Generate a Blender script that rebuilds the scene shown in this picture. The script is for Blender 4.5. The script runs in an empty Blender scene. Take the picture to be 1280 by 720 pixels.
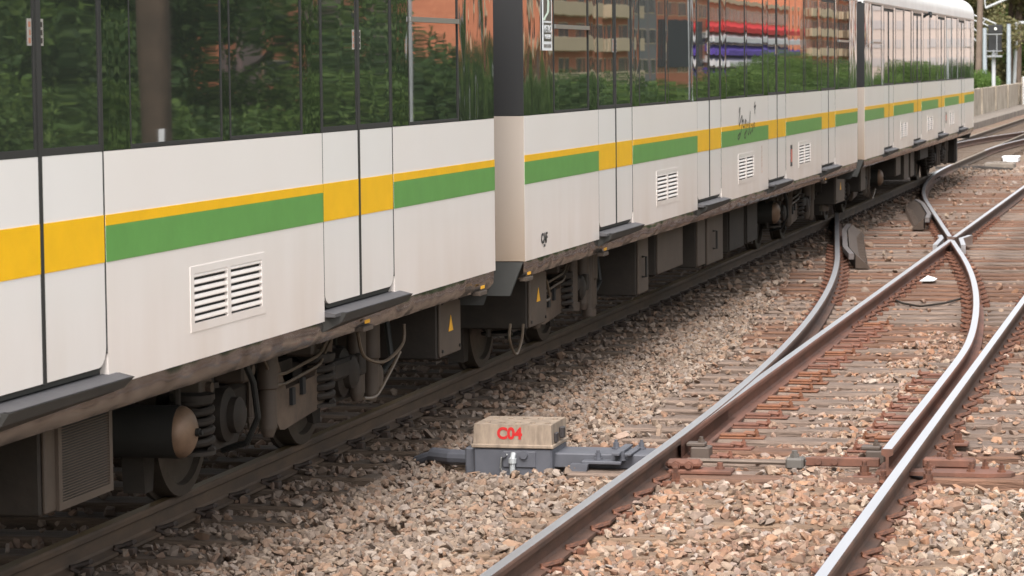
import bpy, bmesh, math, random
import numpy as np
from mathutils import Vector, Matrix, Quaternion
random.seed(7); RNG = np.random.default_rng(11)
sc = bpy.context.scene
COL = sc.collection

# ------------------------------------------------------------------ camera
F_PX, YAW, PITCH, ROLL, CAM_H = 3632.25, 0.232607, 0.076163, -0.010442, 2.32662
_f = np.array([-math.sin(YAW)*math.cos(PITCH), math.cos(YAW)*math.cos(PITCH), -math.sin(PITCH)])
_r0 = np.array([math.cos(YAW), math.sin(YAW), 0.0]); _u0 = np.cross(_r0, _f)
_r = _r0*math.cos(ROLL) + _u0*math.sin(ROLL); _u = -_r0*math.sin(ROLL) + _u0*math.cos(ROLL)
cam = bpy.data.cameras.new('camera'); camo = bpy.data.objects.new('camera', cam); COL.objects.link(camo)
cam.sensor_width = 36.0; cam.lens = F_PX/1280*36.0; cam.clip_start = 0.1; cam.clip_end = 4000
m = Matrix.Identity(4)
for i in range(3):
    m[i][0] = _r[i]; m[i][1] = _u[i]; m[i][2] = -_f[i]
m[2][3] = CAM_H
camo.matrix_world = m
cam.dof.use_dof = True; cam.dof.focus_distance = 19.0; cam.dof.aperture_fstop = 9.0
sc.camera = camo

# ------------------------------------------------------------------ sky, sun, exposure
SUN_EL, SUN_AZ = math.radians(52), math.radians(176)     # azimuth from +Y clockwise
w = bpy.data.worlds.new('World'); sc.world = w; w.use_nodes = True
nt = w.node_tree; bg = nt.nodes['Background']
sky = nt.nodes.new('ShaderNodeTexSky'); sky.sky_type = 'NISHITA'; sky.sun_disc = False
sky.sun_elevation = SUN_EL; sky.sun_rotation = SUN_AZ; sky.dust_density = 4.0; sky.air_density = 1.2
hs = nt.nodes.new('ShaderNodeHueSaturation'); hs.inputs['Saturation'].default_value = 0.22
tint = nt.nodes.new('ShaderNodeMixRGB'); tint.blend_type = 'MULTIPLY'; tint.inputs[0].default_value = 1
tint.inputs[2].default_value = (1.0, 0.985, 0.97, 1)
nt.links.new(sky.outputs[0], hs.inputs['Color']); nt.links.new(hs.outputs[0], tint.inputs[1]); nt.links.new(tint.outputs[0], bg.inputs['Color'])
bg.inputs['Strength'].default_value = 0.15
sun = bpy.data.lights.new('sun', 'SUN'); suno = bpy.data.objects.new('sun', sun); COL.objects.link(suno)
sun.energy = 1.1; sun.angle = math.radians(26); sun.color = (1.0, 0.965, 0.92)
sd = Vector((math.sin(SUN_AZ)*math.cos(SUN_EL), math.cos(SUN_AZ)*math.cos(SUN_EL), math.sin(SUN_EL)))
suno.rotation_euler = sd.to_track_quat('Z', 'Y').to_euler()
sc.view_settings.view_transform = 'Standard'; sc.view_settings.look = 'None'
sc.view_settings.exposure = 1.42; sc.view_settings.gamma = 1.0
sc.cycles.max_bounces = 8; sc.cycles.glossy_bounces = 4; sc.cycles.diffuse_bounces = 4

# ------------------------------------------------------------------ pixel helpers (photo is 1280x720)
def ray(x, y): return _f + _r*(x-640)/F_PX - _u*(y-360)/F_PX
def PX(x, y, X):                                        # pixel -> point on the plane x = X
    d = ray(x, y); t = X/d[0]; return Vector((X, t*d[1], CAM_H+t*d[2]))
def PY(x, y, Y):
    d = ray(x, y); t = Y/d[1]; return Vector((t*d[0], Y, CAM_H+t*d[2]))
def PZ(x, y, Z):
    d = ray(x, y); t = (Z-CAM_H)/d[2]; return Vector((t*d[0], t*d[1], Z))

# ------------------------------------------------------------------ materials
MATS = {}
def lin(c): return tuple(((v/255)/12.92 if v/255 <= .04045 else ((v/255+.055)/1.055)**2.4) for v in c)
def mat(name, col, rough=.6, metal=0., spec=.5, var=0., vscale=3., col2=None, bump=0., bscale=20., bdist=.01, stretch=None, coat=0., ior=None, detail=6, bdet=4):
    if name in MATS: return MATS[name]
    mt = bpy.data.materials.new(name); mt.use_nodes = True; n = mt.node_tree; b = n.nodes['Principled BSDF']
    b.inputs['Roughness'].default_value = rough; b.inputs['Metallic'].default_value = metal
    b.inputs['Specular IOR Level'].default_value = spec
    if ior: b.inputs['IOR'].default_value = ior
    if coat: b.inputs['Coat Weight'].default_value = coat; b.inputs['Coat Roughness'].default_value = .08
    tc = n.nodes.new('ShaderNodeTexCoord'); src = tc.outputs['Object']
    if stretch:
        mp = n.nodes.new('ShaderNodeMapping'); mp.inputs['Scale'].default_value = stretch
        n.links.new(src, mp.inputs[0]); src = mp.outputs[0]
    b.inputs['Base Color'].default_value = (*col, 1)
    if var or col2:
        nz = n.nodes.new('ShaderNodeTexNoise'); nz.inputs['Scale'].default_value = vscale; nz.inputs['Detail'].default_value = detail
        nz.inputs['Roughness'].default_value = .65
        n.links.new(src, nz.inputs['Vector'])
        rp = n.nodes.new('ShaderNodeValToRGB')
        c2 = col2 if col2 else tuple(v*(1-var) for v in col)
        rp.color_ramp.elements[0].position = .33; rp.color_ramp.elements[1].position = .68
        rp.color_ramp.elements[0].color = (*c2, 1); rp.color_ramp.elements[1].color = (*col, 1)
        n.links.new(nz.outputs['Fac'], rp.inputs[0]); n.links.new(rp.outputs[0], b.inputs['Base Color'])
    if bump:
        nb = n.nodes.new('ShaderNodeTexNoise'); nb.inputs['Scale'].default_value = bscale; nb.inputs['Detail'].default_value = bdet
        n.links.new(src, nb.inputs['Vector'])
        bp = n.nodes.new('ShaderNodeBump'); bp.inputs['Strength'].default_value = bump; bp.inputs['Distance'].default_value = bdist
        n.links.new(nb.outputs['Fac'], bp.inputs['Height']); n.links.new(bp.outputs[0], b.inputs['Normal'])
    MATS[name] = mt; return mt

def white_paint(name, col, dirt):
    """gloss train paint with rain streaks and road dirt that has its own shape"""
    mt = mat(name, col, rough=.32, coat=.25); n = mt.node_tree; b = n.nodes['Principled BSDF']
    tc = n.nodes.new('ShaderNodeTexCoord')
    mp = n.nodes.new('ShaderNodeMapping'); mp.inputs['Scale'].default_value = (1, 2.6, .55); n.links.new(tc.outputs['Object'], mp.inputs[0])
    nz = n.nodes.new('ShaderNodeTexNoise'); nz.inputs['Scale'].default_value = 1.2; nz.inputs['Detail'].default_value = 3.5; n.links.new(mp.outputs[0], nz.inputs['Vector'])
    nz2 = n.nodes.new('ShaderNodeTexNoise'); nz2.inputs['Scale'].default_value = 1.1; nz2.inputs['Detail'].default_value = 5; n.links.new(tc.outputs['Object'], nz2.inputs['Vector'])
    sp = n.nodes.new('ShaderNodeSeparateXYZ'); n.links.new(tc.outputs['Object'], sp.inputs[0])
    mr = n.nodes.new('ShaderNodeMapRange'); mr.inputs[1].default_value = .95; mr.inputs[2].default_value = 1.75; mr.inputs[3].default_value = .7; mr.inputs[4].default_value = 0
    n.links.new(sp.outputs[2], mr.inputs[0])
    mu = n.nodes.new('ShaderNodeMath'); mu.operation = 'MULTIPLY'; mu.use_clamp = True; n.links.new(nz.outputs['Fac'], mu.inputs[0]); n.links.new(mr.outputs[0], mu.inputs[1])
    ad = n.nodes.new('ShaderNodeMath'); ad.operation = 'MULTIPLY_ADD'; ad.inputs[1].default_value = .16; n.links.new(nz2.outputs['Fac'], ad.inputs[0]); n.links.new(mu.outputs[0], ad.inputs[2])
    mx = n.nodes.new('ShaderNodeMixRGB'); mx.inputs[1].default_value = (*col, 1); mx.inputs[2].default_value = (*dirt, 1)
    n.links.new(ad.outputs[0], mx.inputs[0]); n.links.new(mx.outputs[0], b.inputs['Base Color'])
    nb = n.nodes.new('ShaderNodeTexNoise'); nb.inputs['Scale'].default_value = 1.6; nb.inputs['Detail'].default_value = 1; n.links.new(tc.outputs['Object'], nb.inputs['Vector'])
    bp = n.nodes.new('ShaderNodeBump'); bp.inputs['Distance'].default_value = .006; bp.inputs['Strength'].default_value = .35
    n.links.new(nb.outputs['Fac'], bp.inputs['Height']); n.links.new(bp.outputs[0], b.inputs['Normal']); n.links.new(bp.outputs[0], b.inputs['Coat Normal'])
    return mt

def glass(name, col, ior, wav, bd, rough=.015):
    mt = mat(name, col, rough=rough, spec=.5, ior=ior); n = mt.node_tree; b = n.nodes['Principled BSDF']
    g = n.nodes.new('ShaderNodeNewGeometry')
    mp = n.nodes.new('ShaderNodeMapping'); mp.inputs['Scale'].default_value = (1, 1, .45); n.links.new(g.outputs['Position'], mp.inputs[0])
    nb = n.nodes.new('ShaderNodeTexNoise'); nb.inputs['Scale'].default_value = wav; nb.inputs['Detail'].default_value = 1.5
    n.links.new(mp.outputs[0], nb.inputs['Vector'])
    bp = n.nodes.new('ShaderNodeBump'); bp.inputs['Distance'].default_value = bd; bp.inputs['Strength'].default_value = 1
    n.links.new(nb.outputs['Fac'], bp.inputs['Height']); n.links.new(bp.outputs[0], b.inputs['Normal'])
    return mt

WHITE = white_paint('white_paint', lin((236, 231, 229)), lin((196, 178, 162)))
DOORWHITE = white_paint('door_white_paint', lin((234, 231, 230)), lin((200, 188, 176)))
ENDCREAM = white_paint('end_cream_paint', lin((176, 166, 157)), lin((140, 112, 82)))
ROOFWHITE = mat('roof_white', lin((222, 220, 218)), rough=.4, var=.12, vscale=2)
YELLOW = mat('yellow_paint', lin((246, 190, 10)), rough=.35, coat=.2, var=.1, vscale=4)
GREEN = mat('green_paint', lin((98, 158, 80)), rough=.35, coat=.2, var=.14, vscale=5)
GLASS = glass('window_glass', (.024, .028, .024), 3.3, 1.3, .0013, .018)
DOORGLASS = glass('door_glass', (.028, .033, .028), 3.3, 1.5, .0015, .018)
DARKPANEL = glass('dark_gloss_panel', (.02, .024, .02), 2.9, 3.2, .0022, .02)
ENDPANEL = glass('dark_end_panel', (.02, .022, .02), 3.0, 4.2, .007, .04)
RUBBER = mat('rubber', (.018, .018, .017), rough=.6, var=.3)
BLACK = mat('matte_black', (.012, .012, .013), rough=.7)
ALU = mat('aluminium', (.42, .42, .41), rough=.35, metal=.9)
SKIRT = mat('dented_steel_skirt', (.20, .19, .18), rough=.2, metal=.85, col2=(.14, .132, .125), vscale=1.6, bump=1., bscale=2.2, bdist=.06, stretch=(1, 1.3, 1.2), bdet=.6)
STEPTOP = mat('step_grey', lin((80, 78, 80)), rough=.6, var=.2, vscale=9)
APRON = mat('rubber_apron', lin((66, 66, 64)), rough=.65, var=.2)
UNDER = mat('underframe_dirt', lin((46, 38, 31)), rough=.75, var=.45, vscale=6, bump=.4, bscale=30, bdist=.004)
UNDERLIGHT = mat('dusty_box_paint', lin((80, 68, 58)), rough=.65, var=.25, vscale=5)
UNDERDARK = mat('underframe_dark', (.02, .018, .016), rough=.8, var=.4)
BRONZE = mat('dusty_bronze_cap', lin((134, 107, 86)), rough=.5, metal=.15, col2=lin((96, 78, 64)), vscale=5)
PIPE = mat('brake_pipe', lin((96, 82, 67)), rough=.55, var=.3, vscale=12)
WHEELSTEEL = mat('wheel_steel', lin((86, 78, 70)), rough=.5, metal=.5, var=.4, vscale=9)
WARN = mat('warning_yellow', lin((232, 170, 40)), rough=.5)
RAILTOP = mat('polished_rail_head', (.66, .645, .66), rough=.34, metal=1., var=.08, vscale=3, stretch=(6, .25, 1))
RAILRUST = mat('rusted_rail_side', lin((88, 60, 46)), rough=.8, col2=lin((58, 41, 32)), vscale=9, bump=.4, bscale=50, bdist=.003, stretch=(1, .3, 1))
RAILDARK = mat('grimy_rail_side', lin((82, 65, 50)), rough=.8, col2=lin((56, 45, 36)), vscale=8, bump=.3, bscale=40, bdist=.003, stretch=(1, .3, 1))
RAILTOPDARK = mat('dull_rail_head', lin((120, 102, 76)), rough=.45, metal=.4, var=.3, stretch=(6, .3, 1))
BLADERUST = mat('rusted_blade', lin((112, 72, 56)), rough=.75, col2=lin((80, 54, 43)), vscale=7, bump=.4, bscale=40, bdist=.003, stretch=(1, .3, 1))
CLIPRUST = mat('rusted_clip', lin((112, 70, 50)), rough=.75, col2=lin((66, 42, 32)), vscale=30)
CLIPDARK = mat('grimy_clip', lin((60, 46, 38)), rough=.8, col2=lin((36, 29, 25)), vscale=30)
CHAIRRUST = mat('orange_rust_chair', lin((120, 76, 50)), rough=.7, col2=lin((84, 54, 40)), vscale=10)
def wood(name, c1, c2):
    return mat(name, c1, rough=.9, col2=c2, vscale=3.2, bump=1., bscale=9, bdist=.02, stretch=(.7, 6, 6), detail=8)
WOOD = wood('weathered_sleeper', lin((128, 110, 98)), lin((80, 67, 59)))
WOODRUST = wood('rust_stained_sleeper', lin((118, 86, 68)), lin((74, 55, 44)))
WOODDARK = wood('grimy_shaded_sleeper', lin((96, 80, 66)), lin((60, 50, 42)))  # grimy wood, darkened further to paint in the shade under the train
WOODDUST = wood('dusty_sleeper', lin((132, 110, 91)), lin((92, 73, 59)))
MACHGREY = mat('machine_grey', lin((86, 87, 94)), rough=.55, var=.22, vscale=7)
MACHTAN = mat('weathered_cover', lin((152, 135, 118)), rough=.7, col2=lin((112, 98, 85)), vscale=5, stretch=(4, 4, 1), bump=.2, bscale=30, bdist=.003)
RED = mat('red_paint', lin((176, 24, 24)), rough=.6)
CONCRETE = mat('concrete', lin((170, 158, 142)), rough=.9, col2=lin((122, 112, 98)), vscale=1.2, bump=.3, bscale=14, bdist=.02)
CONCRETED = mat('stained_concrete', lin((128, 118, 108)), rough=.9, col2=lin((92, 84, 76)), vscale=1.5)
GALV = mat('galvanised_steel', lin((176, 180, 182)), rough=.5, metal=.3, var=.15)
POSTBROWN = mat('brown_mast', lin((112, 96, 84)), rough=.8, var=.3, vscale=3)
WHITEPOST = mat('white_post', lin((224, 226, 228)), rough=.5, var=.1)
BARK = mat('bark', (.09, .065, .045), rough=.95, var=.5, vscale=6, bump=.6, bscale=14, bdist=.03)
ORANGE = mat('orange_brick', lin((204, 130, 98)), rough=.9, col2=lin((178, 108, 80)), vscale=2.0)
MAUVE = mat('mauve_render', lin((132, 112, 112)), rough=.9, var=.12)
CREAM = mat('cream_render', lin((214, 194, 164)), rough=.9, var=.12, vscale=.6)
GREYREND = mat('grey_render', lin((128, 128, 130)), rough=.9, var=.1)
ROOFTILE = mat('clay_roof', lin((150, 92, 70)), rough=.9, var=.25, vscale=2)
WINDARK = mat('far_window', (.03, .035, .04), rough=.1)
PURPLE = mat('purple_awning', lin((96, 70, 170)), rough=.8)
AWNRED = mat('red_awning', lin((206, 40, 44)), rough=.8)
AWNWHITE = mat('white_awning', lin((226, 224, 226)), rough=.8)
BANNER = mat('dark_banner', lin((44, 46, 56)), rough=.7)

def leafmat(name, c1, c2, c3):
    mt = bpy.data.materials.new(name); mt.use_nodes = True; n = mt.node_tree; b = n.nodes['Principled BSDF']
    b.inputs['Roughness'].default_value = .6; b.inputs['Specular IOR Level'].default_value = .3
    g = n.nodes.new('ShaderNodeNewGeometry')
    rp = n.nodes.new('ShaderNodeValToRGB'); e = rp.color_ramp.elements
    e[0].color = (*c1, 1); e[1].color = (*c3, 1); k = e.new(.55); k.color = (*c2, 1)
    n.links.new(g.outputs['Random Per Island'], rp.inputs[0]); n.links.new(rp.outputs[0], b.inputs['Base Color'])
    tr = n.nodes.new('ShaderNodeBsdfTranslucent'); n.links.new(rp.outputs[0], tr.inputs[0])
    mx = n.nodes.new('ShaderNodeMixShader'); mx.inputs[0].default_value = .3
    n.links.new(b.outputs[0], mx.inputs[1]); n.links.new(tr.outputs[0], mx.inputs[2]); n.links.new(mx.outputs[0], n.nodes['Material Output'].inputs[0])
    return mt
LEAF = leafmat('leaf_green', (.045, .085, .018), (.085, .15, .03), (.14, .21, .045))
LEAFD = leafmat('leaf_dark', (.03, .06, .018), (.05, .095, .025), (.085, .13, .035))
LEAFO = leafmat('leaf_olive', (.10, .105, .045), (.16, .15, .065), (.22, .18, .09))

# ------------------------------------------------------------------ mesh builder
class MB:
    def __init__(s): s.v = []; s.f = []; s.mi = []
    def add(s, vs, fs, mi=0):
        o = len(s.v); s.v += [tuple(v) for v in vs]; s.f += [tuple(i+o for i in f) for f in fs]; s.mi += [mi]*len(fs); return s
    def box(s, x0, x1, y0, y1, z0, z1, mi=0, b=0):
        if x0 > x1: x0, x1 = x1, x0
        if y0 > y1: y0, y1 = y1, y0
        if b <= 0:
            vs = [(x, y, z) for z in (z0, z1) for y in (y0, y1) for x in (x0, x1)]
            return s.add(vs, [(0,2,3,1),(4,5,7,6),(0,1,5,4),(2,6,7,3),(0,4,6,2),(1,3,7,5)], mi)
        bm = bmesh.new(); bmesh.ops.create_cube(bm, size=1)
        for v in bm.verts: v.co = Vector(((x0+x1)/2+v.co.x*(x1-x0), (y0+y1)/2+v.co.y*(y1-y0), (z0+z1)/2+v.co.z*(z1-z0)))
        bmesh.ops.bevel(bm, geom=bm.edges[:], offset=b, segments=1, affect='EDGES')
        bm.verts.index_update(); s.add([v.co[:] for v in bm.verts], [[v.index for v in f.verts] for f in bm.faces], mi); bm.free(); return s
    def tube(s, pts, r, n=8, mi=0, cap=True, r2=None):
        pts = [Vector(p) for p in pts]; rings = []
        prev = None
        for i, p in enumerate(pts):
            a = pts[max(i-1, 0)]; c = pts[min(i+1, len(pts)-1)]; t = (c-a).normalized()
            if prev is None:
                up = Vector((0,0,1)) if abs(t.z) < .9 else Vector((1,0,0)); x = t.cross(up).normalized()
            else:
                x = (prev - t*prev.dot(t)).normalized()
            prev = x; y = t.cross(x)
            rr = r if r2 is None else r+(r2-r)*i/(len(pts)-1)
            rings.append([p+x*math.cos(k*2*math.pi/n)*rr+y*math.sin(k*2*math.pi/n)*rr for k in range(n)])
        vs = [v for rg in rings for v in rg]; fs = []
        for i in range(len(pts)-1):
            for k in range(n): fs.append((i*n+k, i*n+(k+1)%n, (i+1)*n+(k+1)%n, (i+1)*n+k))
        if cap: fs.append(tuple(range(n-1,-1,-1))); fs.append(tuple((len(pts)-1)*n+k for k in range(n)))
        return s.add(vs, fs, mi)
    def lathe(s, prof, origin, axis, n=24, mi=0):
        """prof: (distance along axis, radius)"""
        ax = Vector(axis).normalized(); up = Vector((0,0,1)) if abs(ax.z) < .9 else Vector((1,0,0))
        x = ax.cross(up).normalized(); y = ax.cross(x); o = Vector(origin); vs = []; fs = []
        for (d, r) in prof:
            for k in range(n):
                a = 2*math.pi*k/n; vs.append(o+ax*d+x*math.cos(a)*max(r,1e-4)+y*math.sin(a)*max(r,1e-4))
        for i in range(len(prof)-1):
            for k in range(n): fs.append((i*n+k, i*n+(k+1)%n, (i+1)*n+(k+1)%n, (i+1)*n+k))
        fs.append(tuple(range(n-1,-1,-1))); fs.append(tuple((len(prof)-1)*n+k for k in range(n)))
        return s.add(vs, fs, mi)
    def prism(s, poly, plane, a, b, mi=0):
        """poly of 2D points in plane 'yz' (extruded along x from a to b), 'xz' (along y) or 'xy' (along z)"""
        n = len(poly)
        def P(q, t): return (t, q[0], q[1]) if plane == 'yz' else ((q[0], t, q[1]) if plane == 'xz' else (q[0], q[1], t))
        vs = [P(q, a) for q in poly]+[P(q, b) for q in poly]
        fs = [tuple(range(n-1,-1,-1)), tuple(range(n, 2*n))]+[(i, (i+1)%n, n+(i+1)%n, n+i) for i in range(n)]
        return s.add(vs, fs, mi)
    def mesh(s, name, mats, smooth=False):
        me = bpy.data.meshes.new(name); me.from_pydata(s.v, [], s.f)
        mats = mats if isinstance(mats, (list, tuple)) else [mats]
        for q in mats: me.materials.append(q)
        if len(mats) > 1: me.polygons.foreach_set('material_index', s.mi)
        bm = bmesh.new(); bm.from_mesh(me); bmesh.ops.recalc_face_normals(bm, faces=bm.faces); bm.to_mesh(me); bm.free()
        if smooth:
            me.polygons.foreach_set('use_smooth', [True]*len(me.polygons)); me.set_sharp_from_angle(angle=math.radians(38))
        me.update(); return me
    def build(s, name, mats, parent=None, smooth=False):
        o = bpy.data.objects.new(name, s.mesh(name, mats, smooth)); COL.objects.link(o)
        if parent: o.parent = parent
        return o
def inst(me, name, parent=None, loc=(0,0,0), rot=(0,0,0), scale=(1,1,1)):
    o = bpy.data.objects.new(name, me); COL.objects.link(o); o.location = loc; o.rotation_euler = rot; o.scale = scale
    if parent: o.parent = parent
    return o
def tag(o, label=None, cat=None, group=None, kind=None):
    if label: o['label'] = label
    if cat: o['category'] = cat
    if group: o['group'] = group
    if kind: o['kind'] = kind
    return o
def thing(name, loc, label, cat, group=None):
    o = bpy.data.objects.new(name, None); COL.objects.link(o); o.location = loc; o.empty_display_size = .3
    return tag(o, label, cat, group)
def text_mesh(name, body, size, material, bold=0.):
    cu = bpy.data.curves.new(name, 'FONT'); cu.body = body; cu.size = size; cu.align_x = 'CENTER'; cu.align_y = 'CENTER'; cu.offset = bold; cu.extrude = .0008
    to = bpy.data.objects.new(name+'_tmp', cu); COL.objects.link(to)
    dg = bpy.context.evaluated_depsgraph_get(); me = bpy.data.meshes.new_from_object(to.evaluated_get(dg))
    bpy.data.objects.remove(to); bpy.data.curves.remove(cu)
    me.materials.clear(); me.materials.append(material); me.name = name; return me

# ------------------------------------------------------------------ layout of the tracks (rail head top is z = 0, tracks run along +Y)
XA, XB = -3.1672, -1.6622          # main track rails
XT, XTF = -5.4614, -6.9664         # track under the train
XC = (XT+XTF)/2                    # train centre line
XS = XT+.8475                      # train side plane facing the camera
S0, RAD, TH = 17.0, 150.0, .122
def cross(s):                      # sideways offset of the crossover
    L1 = RAD*TH; o1 = L1*L1/(2*RAD); tot = XB-XT
    s1 = S0+L1; s2 = s1+(tot-2*o1)/TH; s3 = s2+L1
    if s <= S0: return 0.
    if s <= s1: return (s-S0)**2/(2*RAD)
    if s <= s2: return o1+(s-s1)*TH
    if s <= s3: return tot-(s3-s)**2/(2*RAD)
    return tot
def XR(s):                         # right crossover rail (its blade stands open at the toe)
    x = XB-cross(s)
    if s < 30: d = x+1.815; x -= .5*(d+math.sqrt(d*d+.0025))*(1 if s < 26 else (30-s)/4)
    return x
def XL(s): return XA-cross(s)
S1 = 77.0
def cross2(s): return cross(s-S1+S0)

# ------------------------------------------------------------------ ground
def gz(x):
    if x < 2.6: return -.27
    if x < 11: return -.27-(x-2.6)/8.4*5.2
    return -5.47
gm = MB()
xsg = [-900, -300, -60, -12, -9, -7, -5, -3, -1, 1, 2.6, 4, 6, 8, 11, 20, 40, 80, 300, 900]
ysg = [-200, -40, 0, 10, 20, 30, 45, 60, 90, 130, 180, 260, 400, 800, 1600, 3000]
gv = [(x, y, gz(x)) for y in ysg for x in xsg]; nx = len(xsg)
gm.add(gv, [(j*nx+i, j*nx+i+1, (j+1)*nx+i+1, (j+1)*nx+i) for j in range(len(ysg)-1) for i in range(nx-1)])
def ground_mat():
    mt = bpy.data.materials.new('ground_gravel'); mt.use_nodes = True; n = mt.node_tree; b = n.nodes['Principled BSDF']; b.inputs['Roughness'].default_value = .95
    g = n.nodes.new('ShaderNodeNewGeometry')
    vo = n.nodes.new('ShaderNodeTexVoronoi'); vo.inputs['Scale'].default_value = 13; n.links.new(g.outputs['Position'], vo.inputs['Vector'])
    rp = n.nodes.new('ShaderNodeValToRGB'); e = rp.color_ramp.elements
    e[0].color = (*lin((74, 60, 50)), 1); e[1].color = (*lin((150, 130, 112)), 1); k = e.new(.5); k.color = (*lin((114, 92, 76)), 1)
    sp0 = n.nodes.new('ShaderNodeSeparateColor'); n.links.new(vo.outputs['Color'], sp0.inputs[0]); n.links.new(sp0.outputs[0], rp.inputs[0])
    nz = n.nodes.new('ShaderNodeTexNoise'); nz.inputs['Scale'].default_value = .35; nz.inputs['Detail'].default_value = 6; n.links.new(g.outputs['Position'], nz.inputs['Vector'])
    mx0 = n.nodes.new('ShaderNodeMixRGB'); mx0.blend_type = 'MULTIPLY'; mx0.inputs[0].default_value = .6; n.links.new(rp.outputs[0], mx0.inputs[1]); n.links.new(nz.outputs['Color'], mx0.inputs[2])
    mg = n.nodes.new('ShaderNodeMixRGB'); mg.inputs[1].default_value = (*lin((116, 94, 77)), 1); mg.inputs[0].default_value = .55
    n.links.new(mx0.outputs[0], mg.inputs[2])
    # grass and soil outside the track bed
    sp = n.nodes.new('ShaderNodeSeparateXYZ'); n.links.new(g.outputs['Position'], sp.inputs[0])
    m1 = n.nodes.new('ShaderNodeMapRange'); m1.inputs[1].default_value = 2.4; m1.inputs[2].default_value = 3.2; n.links.new(sp.outputs[0], m1.inputs[0])
    m2 = n.nodes.new('ShaderNodeMapRange'); m2.inputs[1].default_value = -9.7; m2.inputs[2].default_value = -10.2; n.links.new(sp.outputs[0], m2.inputs[0])
    mxm = n.nodes.new('ShaderNodeMath'); mxm.operation = 'MAXIMUM'; n.links.new(m1.outputs[0], mxm.inputs[0]); n.links.new(m2.outputs[0], mxm.inputs[1])
    gr = n.nodes.new('ShaderNodeValToRGB'); gr.color_ramp.elements[0].color = (.035, .055, .015, 1); gr.color_ramp.elements[1].color = (.09, .13, .03, 1)
    nz2 = n.nodes.new('ShaderNodeTexNoise'); nz2.inputs['Scale'].default_value = 1.5; nz2.inputs['Detail'].default_value = 8; n.links.new(g.outputs['Position'], nz2.inputs['Vector']); n.links.new(nz2.outputs['Fac'], gr.inputs[0])
    mx = n.nodes.new('ShaderNodeMixRGB'); n.links.new(mxm.outputs[0], mx.inputs[0]); n.links.new(mg.outputs[0], mx.inputs[1]); n.links.new(gr.outputs[0], mx.inputs[2])
    n.links.new(mx.outputs[0], b.inputs['Base Color'])
    bp = n.nodes.new('ShaderNodeBump'); bp.inputs['Strength'].default_value = 1; bp.inputs['Distance'].default_value = .04; bp.invert = True
    n.links.new(vo.outputs['Distance'], bp.inputs['Height']); n.links.new(bp.outputs[0], b.inputs['Normal'])
    return mt
tag(gm.build('ground', ground_mat()), 'brown gravel track bed sloping down to grass on the right', 'ground', kind='structure')

# ------------------------------------------------------------------ rails
# profile (x, z), then flag 1 = running surface on the following face
RP = [(-.028,0),(.028,0),(.032,-.004),(.036,-.013),(.036,-.036),(.010,-.050),(.008,-.118),(.018,-.130),(.072,-.142),(.072,-.158),(-.072,-.158),(-.072,-.142),(-.018,-.130),(-.008,-.118),(-.010,-.050),(-.036,-.036),(-.036,-.013),(-.032,-.004)]
def rail(name, parent, xf, s0, s1, step, mats, zoff=0., clipL=None, clipR=None, label=None):
    mb = MB(); n = max(2, int((s1-s0)/step)+1); N = len(RP); vs = []
    for i in range(n):
        s = s0+(s1-s0)*i/(n-1); x0 = xf(s)
        for (x, z) in RP:
            X = x0+x
            foot = z < -.12
            if clipL: X = max(X, clipL(s)+(.03 if foot else 0))
            if clipR: X = min(X, clipR(s)-(.03 if foot else 0))
            vs.append((X, s, z+zoff))
    fs = []; mi = []
    for i in range(n-1):
        for k in range(N):
            fs.append((i*N+k, i*N+(k+1)%N, (i+1)*N+(k+1)%N, (i+1)*N+k)); mi.append(0 if k == 0 else 1)
    fs += [tuple(range(N)), tuple((n-1)*N+k for k in range(N))]; mi += [1, 1]
    mb.v = vs; mb.f = fs; mb.mi = mi
    o = mb.build(name, mats, parent)
    if label: o['label'] = label
    return o

turnout = thing('railway_turnout', ((XA+XB)/2, 18, -.16), 'rust stained railway turnout with polished rails curving away to the left', 'railway track')
traintrack = thing('railway_track', (XC, 18, -.16), 'dark grimy track that the white train stands on', 'railway track')
bpy.context.view_layer.update()
def under(o, par):                       # keep world coordinates when parenting to a placed Empty
    o.parent = par; o.matrix_parent_inverse = par.matrix_world.inverted(); return o
def T(o): return under(o, turnout)
def TT(o): return under(o, traintrack)
STD = [RAILTOP, RAILRUST]
STDD = [RAILTOPDARK, RAILDARK]
T(rail('stock_rail', None, XL, 6, 66.5, .4, STD, .003, label='polished left stock rail that curves away under the train'))
T(rail('stock_rail', None, lambda s: XB, 6, 240, 4, STD))
T(rail('switch_blade', None, lambda s: XA, 17.75, 38.35, .25, [RAILTOP, BLADERUST], 0, clipL=lambda s: XL(s)+.037))
T(rail('rail', None, lambda s: XA, 38.95, 240, 4, STD))
T(rail('switch_blade', None, XR, 17.45, 38.2, .25, [RAILTOP, BLADERUST], .0015, clipR=lambda s: XB-.037, label='open red brown switch blade with a blunt cut end'))
T(rail('rail', None, XR, 39.0, 66.3, .4, STD, .003))
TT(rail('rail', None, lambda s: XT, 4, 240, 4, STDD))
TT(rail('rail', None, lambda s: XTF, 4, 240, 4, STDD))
far = thing('railway_crossover', (-4.2, 95, -.16), 'far crossover rails beyond the end of the train', 'railway track')
bpy.context.view_layer.update()
under(rail('rail', None, lambda s: XT+cross2(s), S1, 128, .6, STD, .003), far)
under(rail('rail', None, lambda s: XTF+cross2(s), S1, 128, .6, STD, .003), far)
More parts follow.
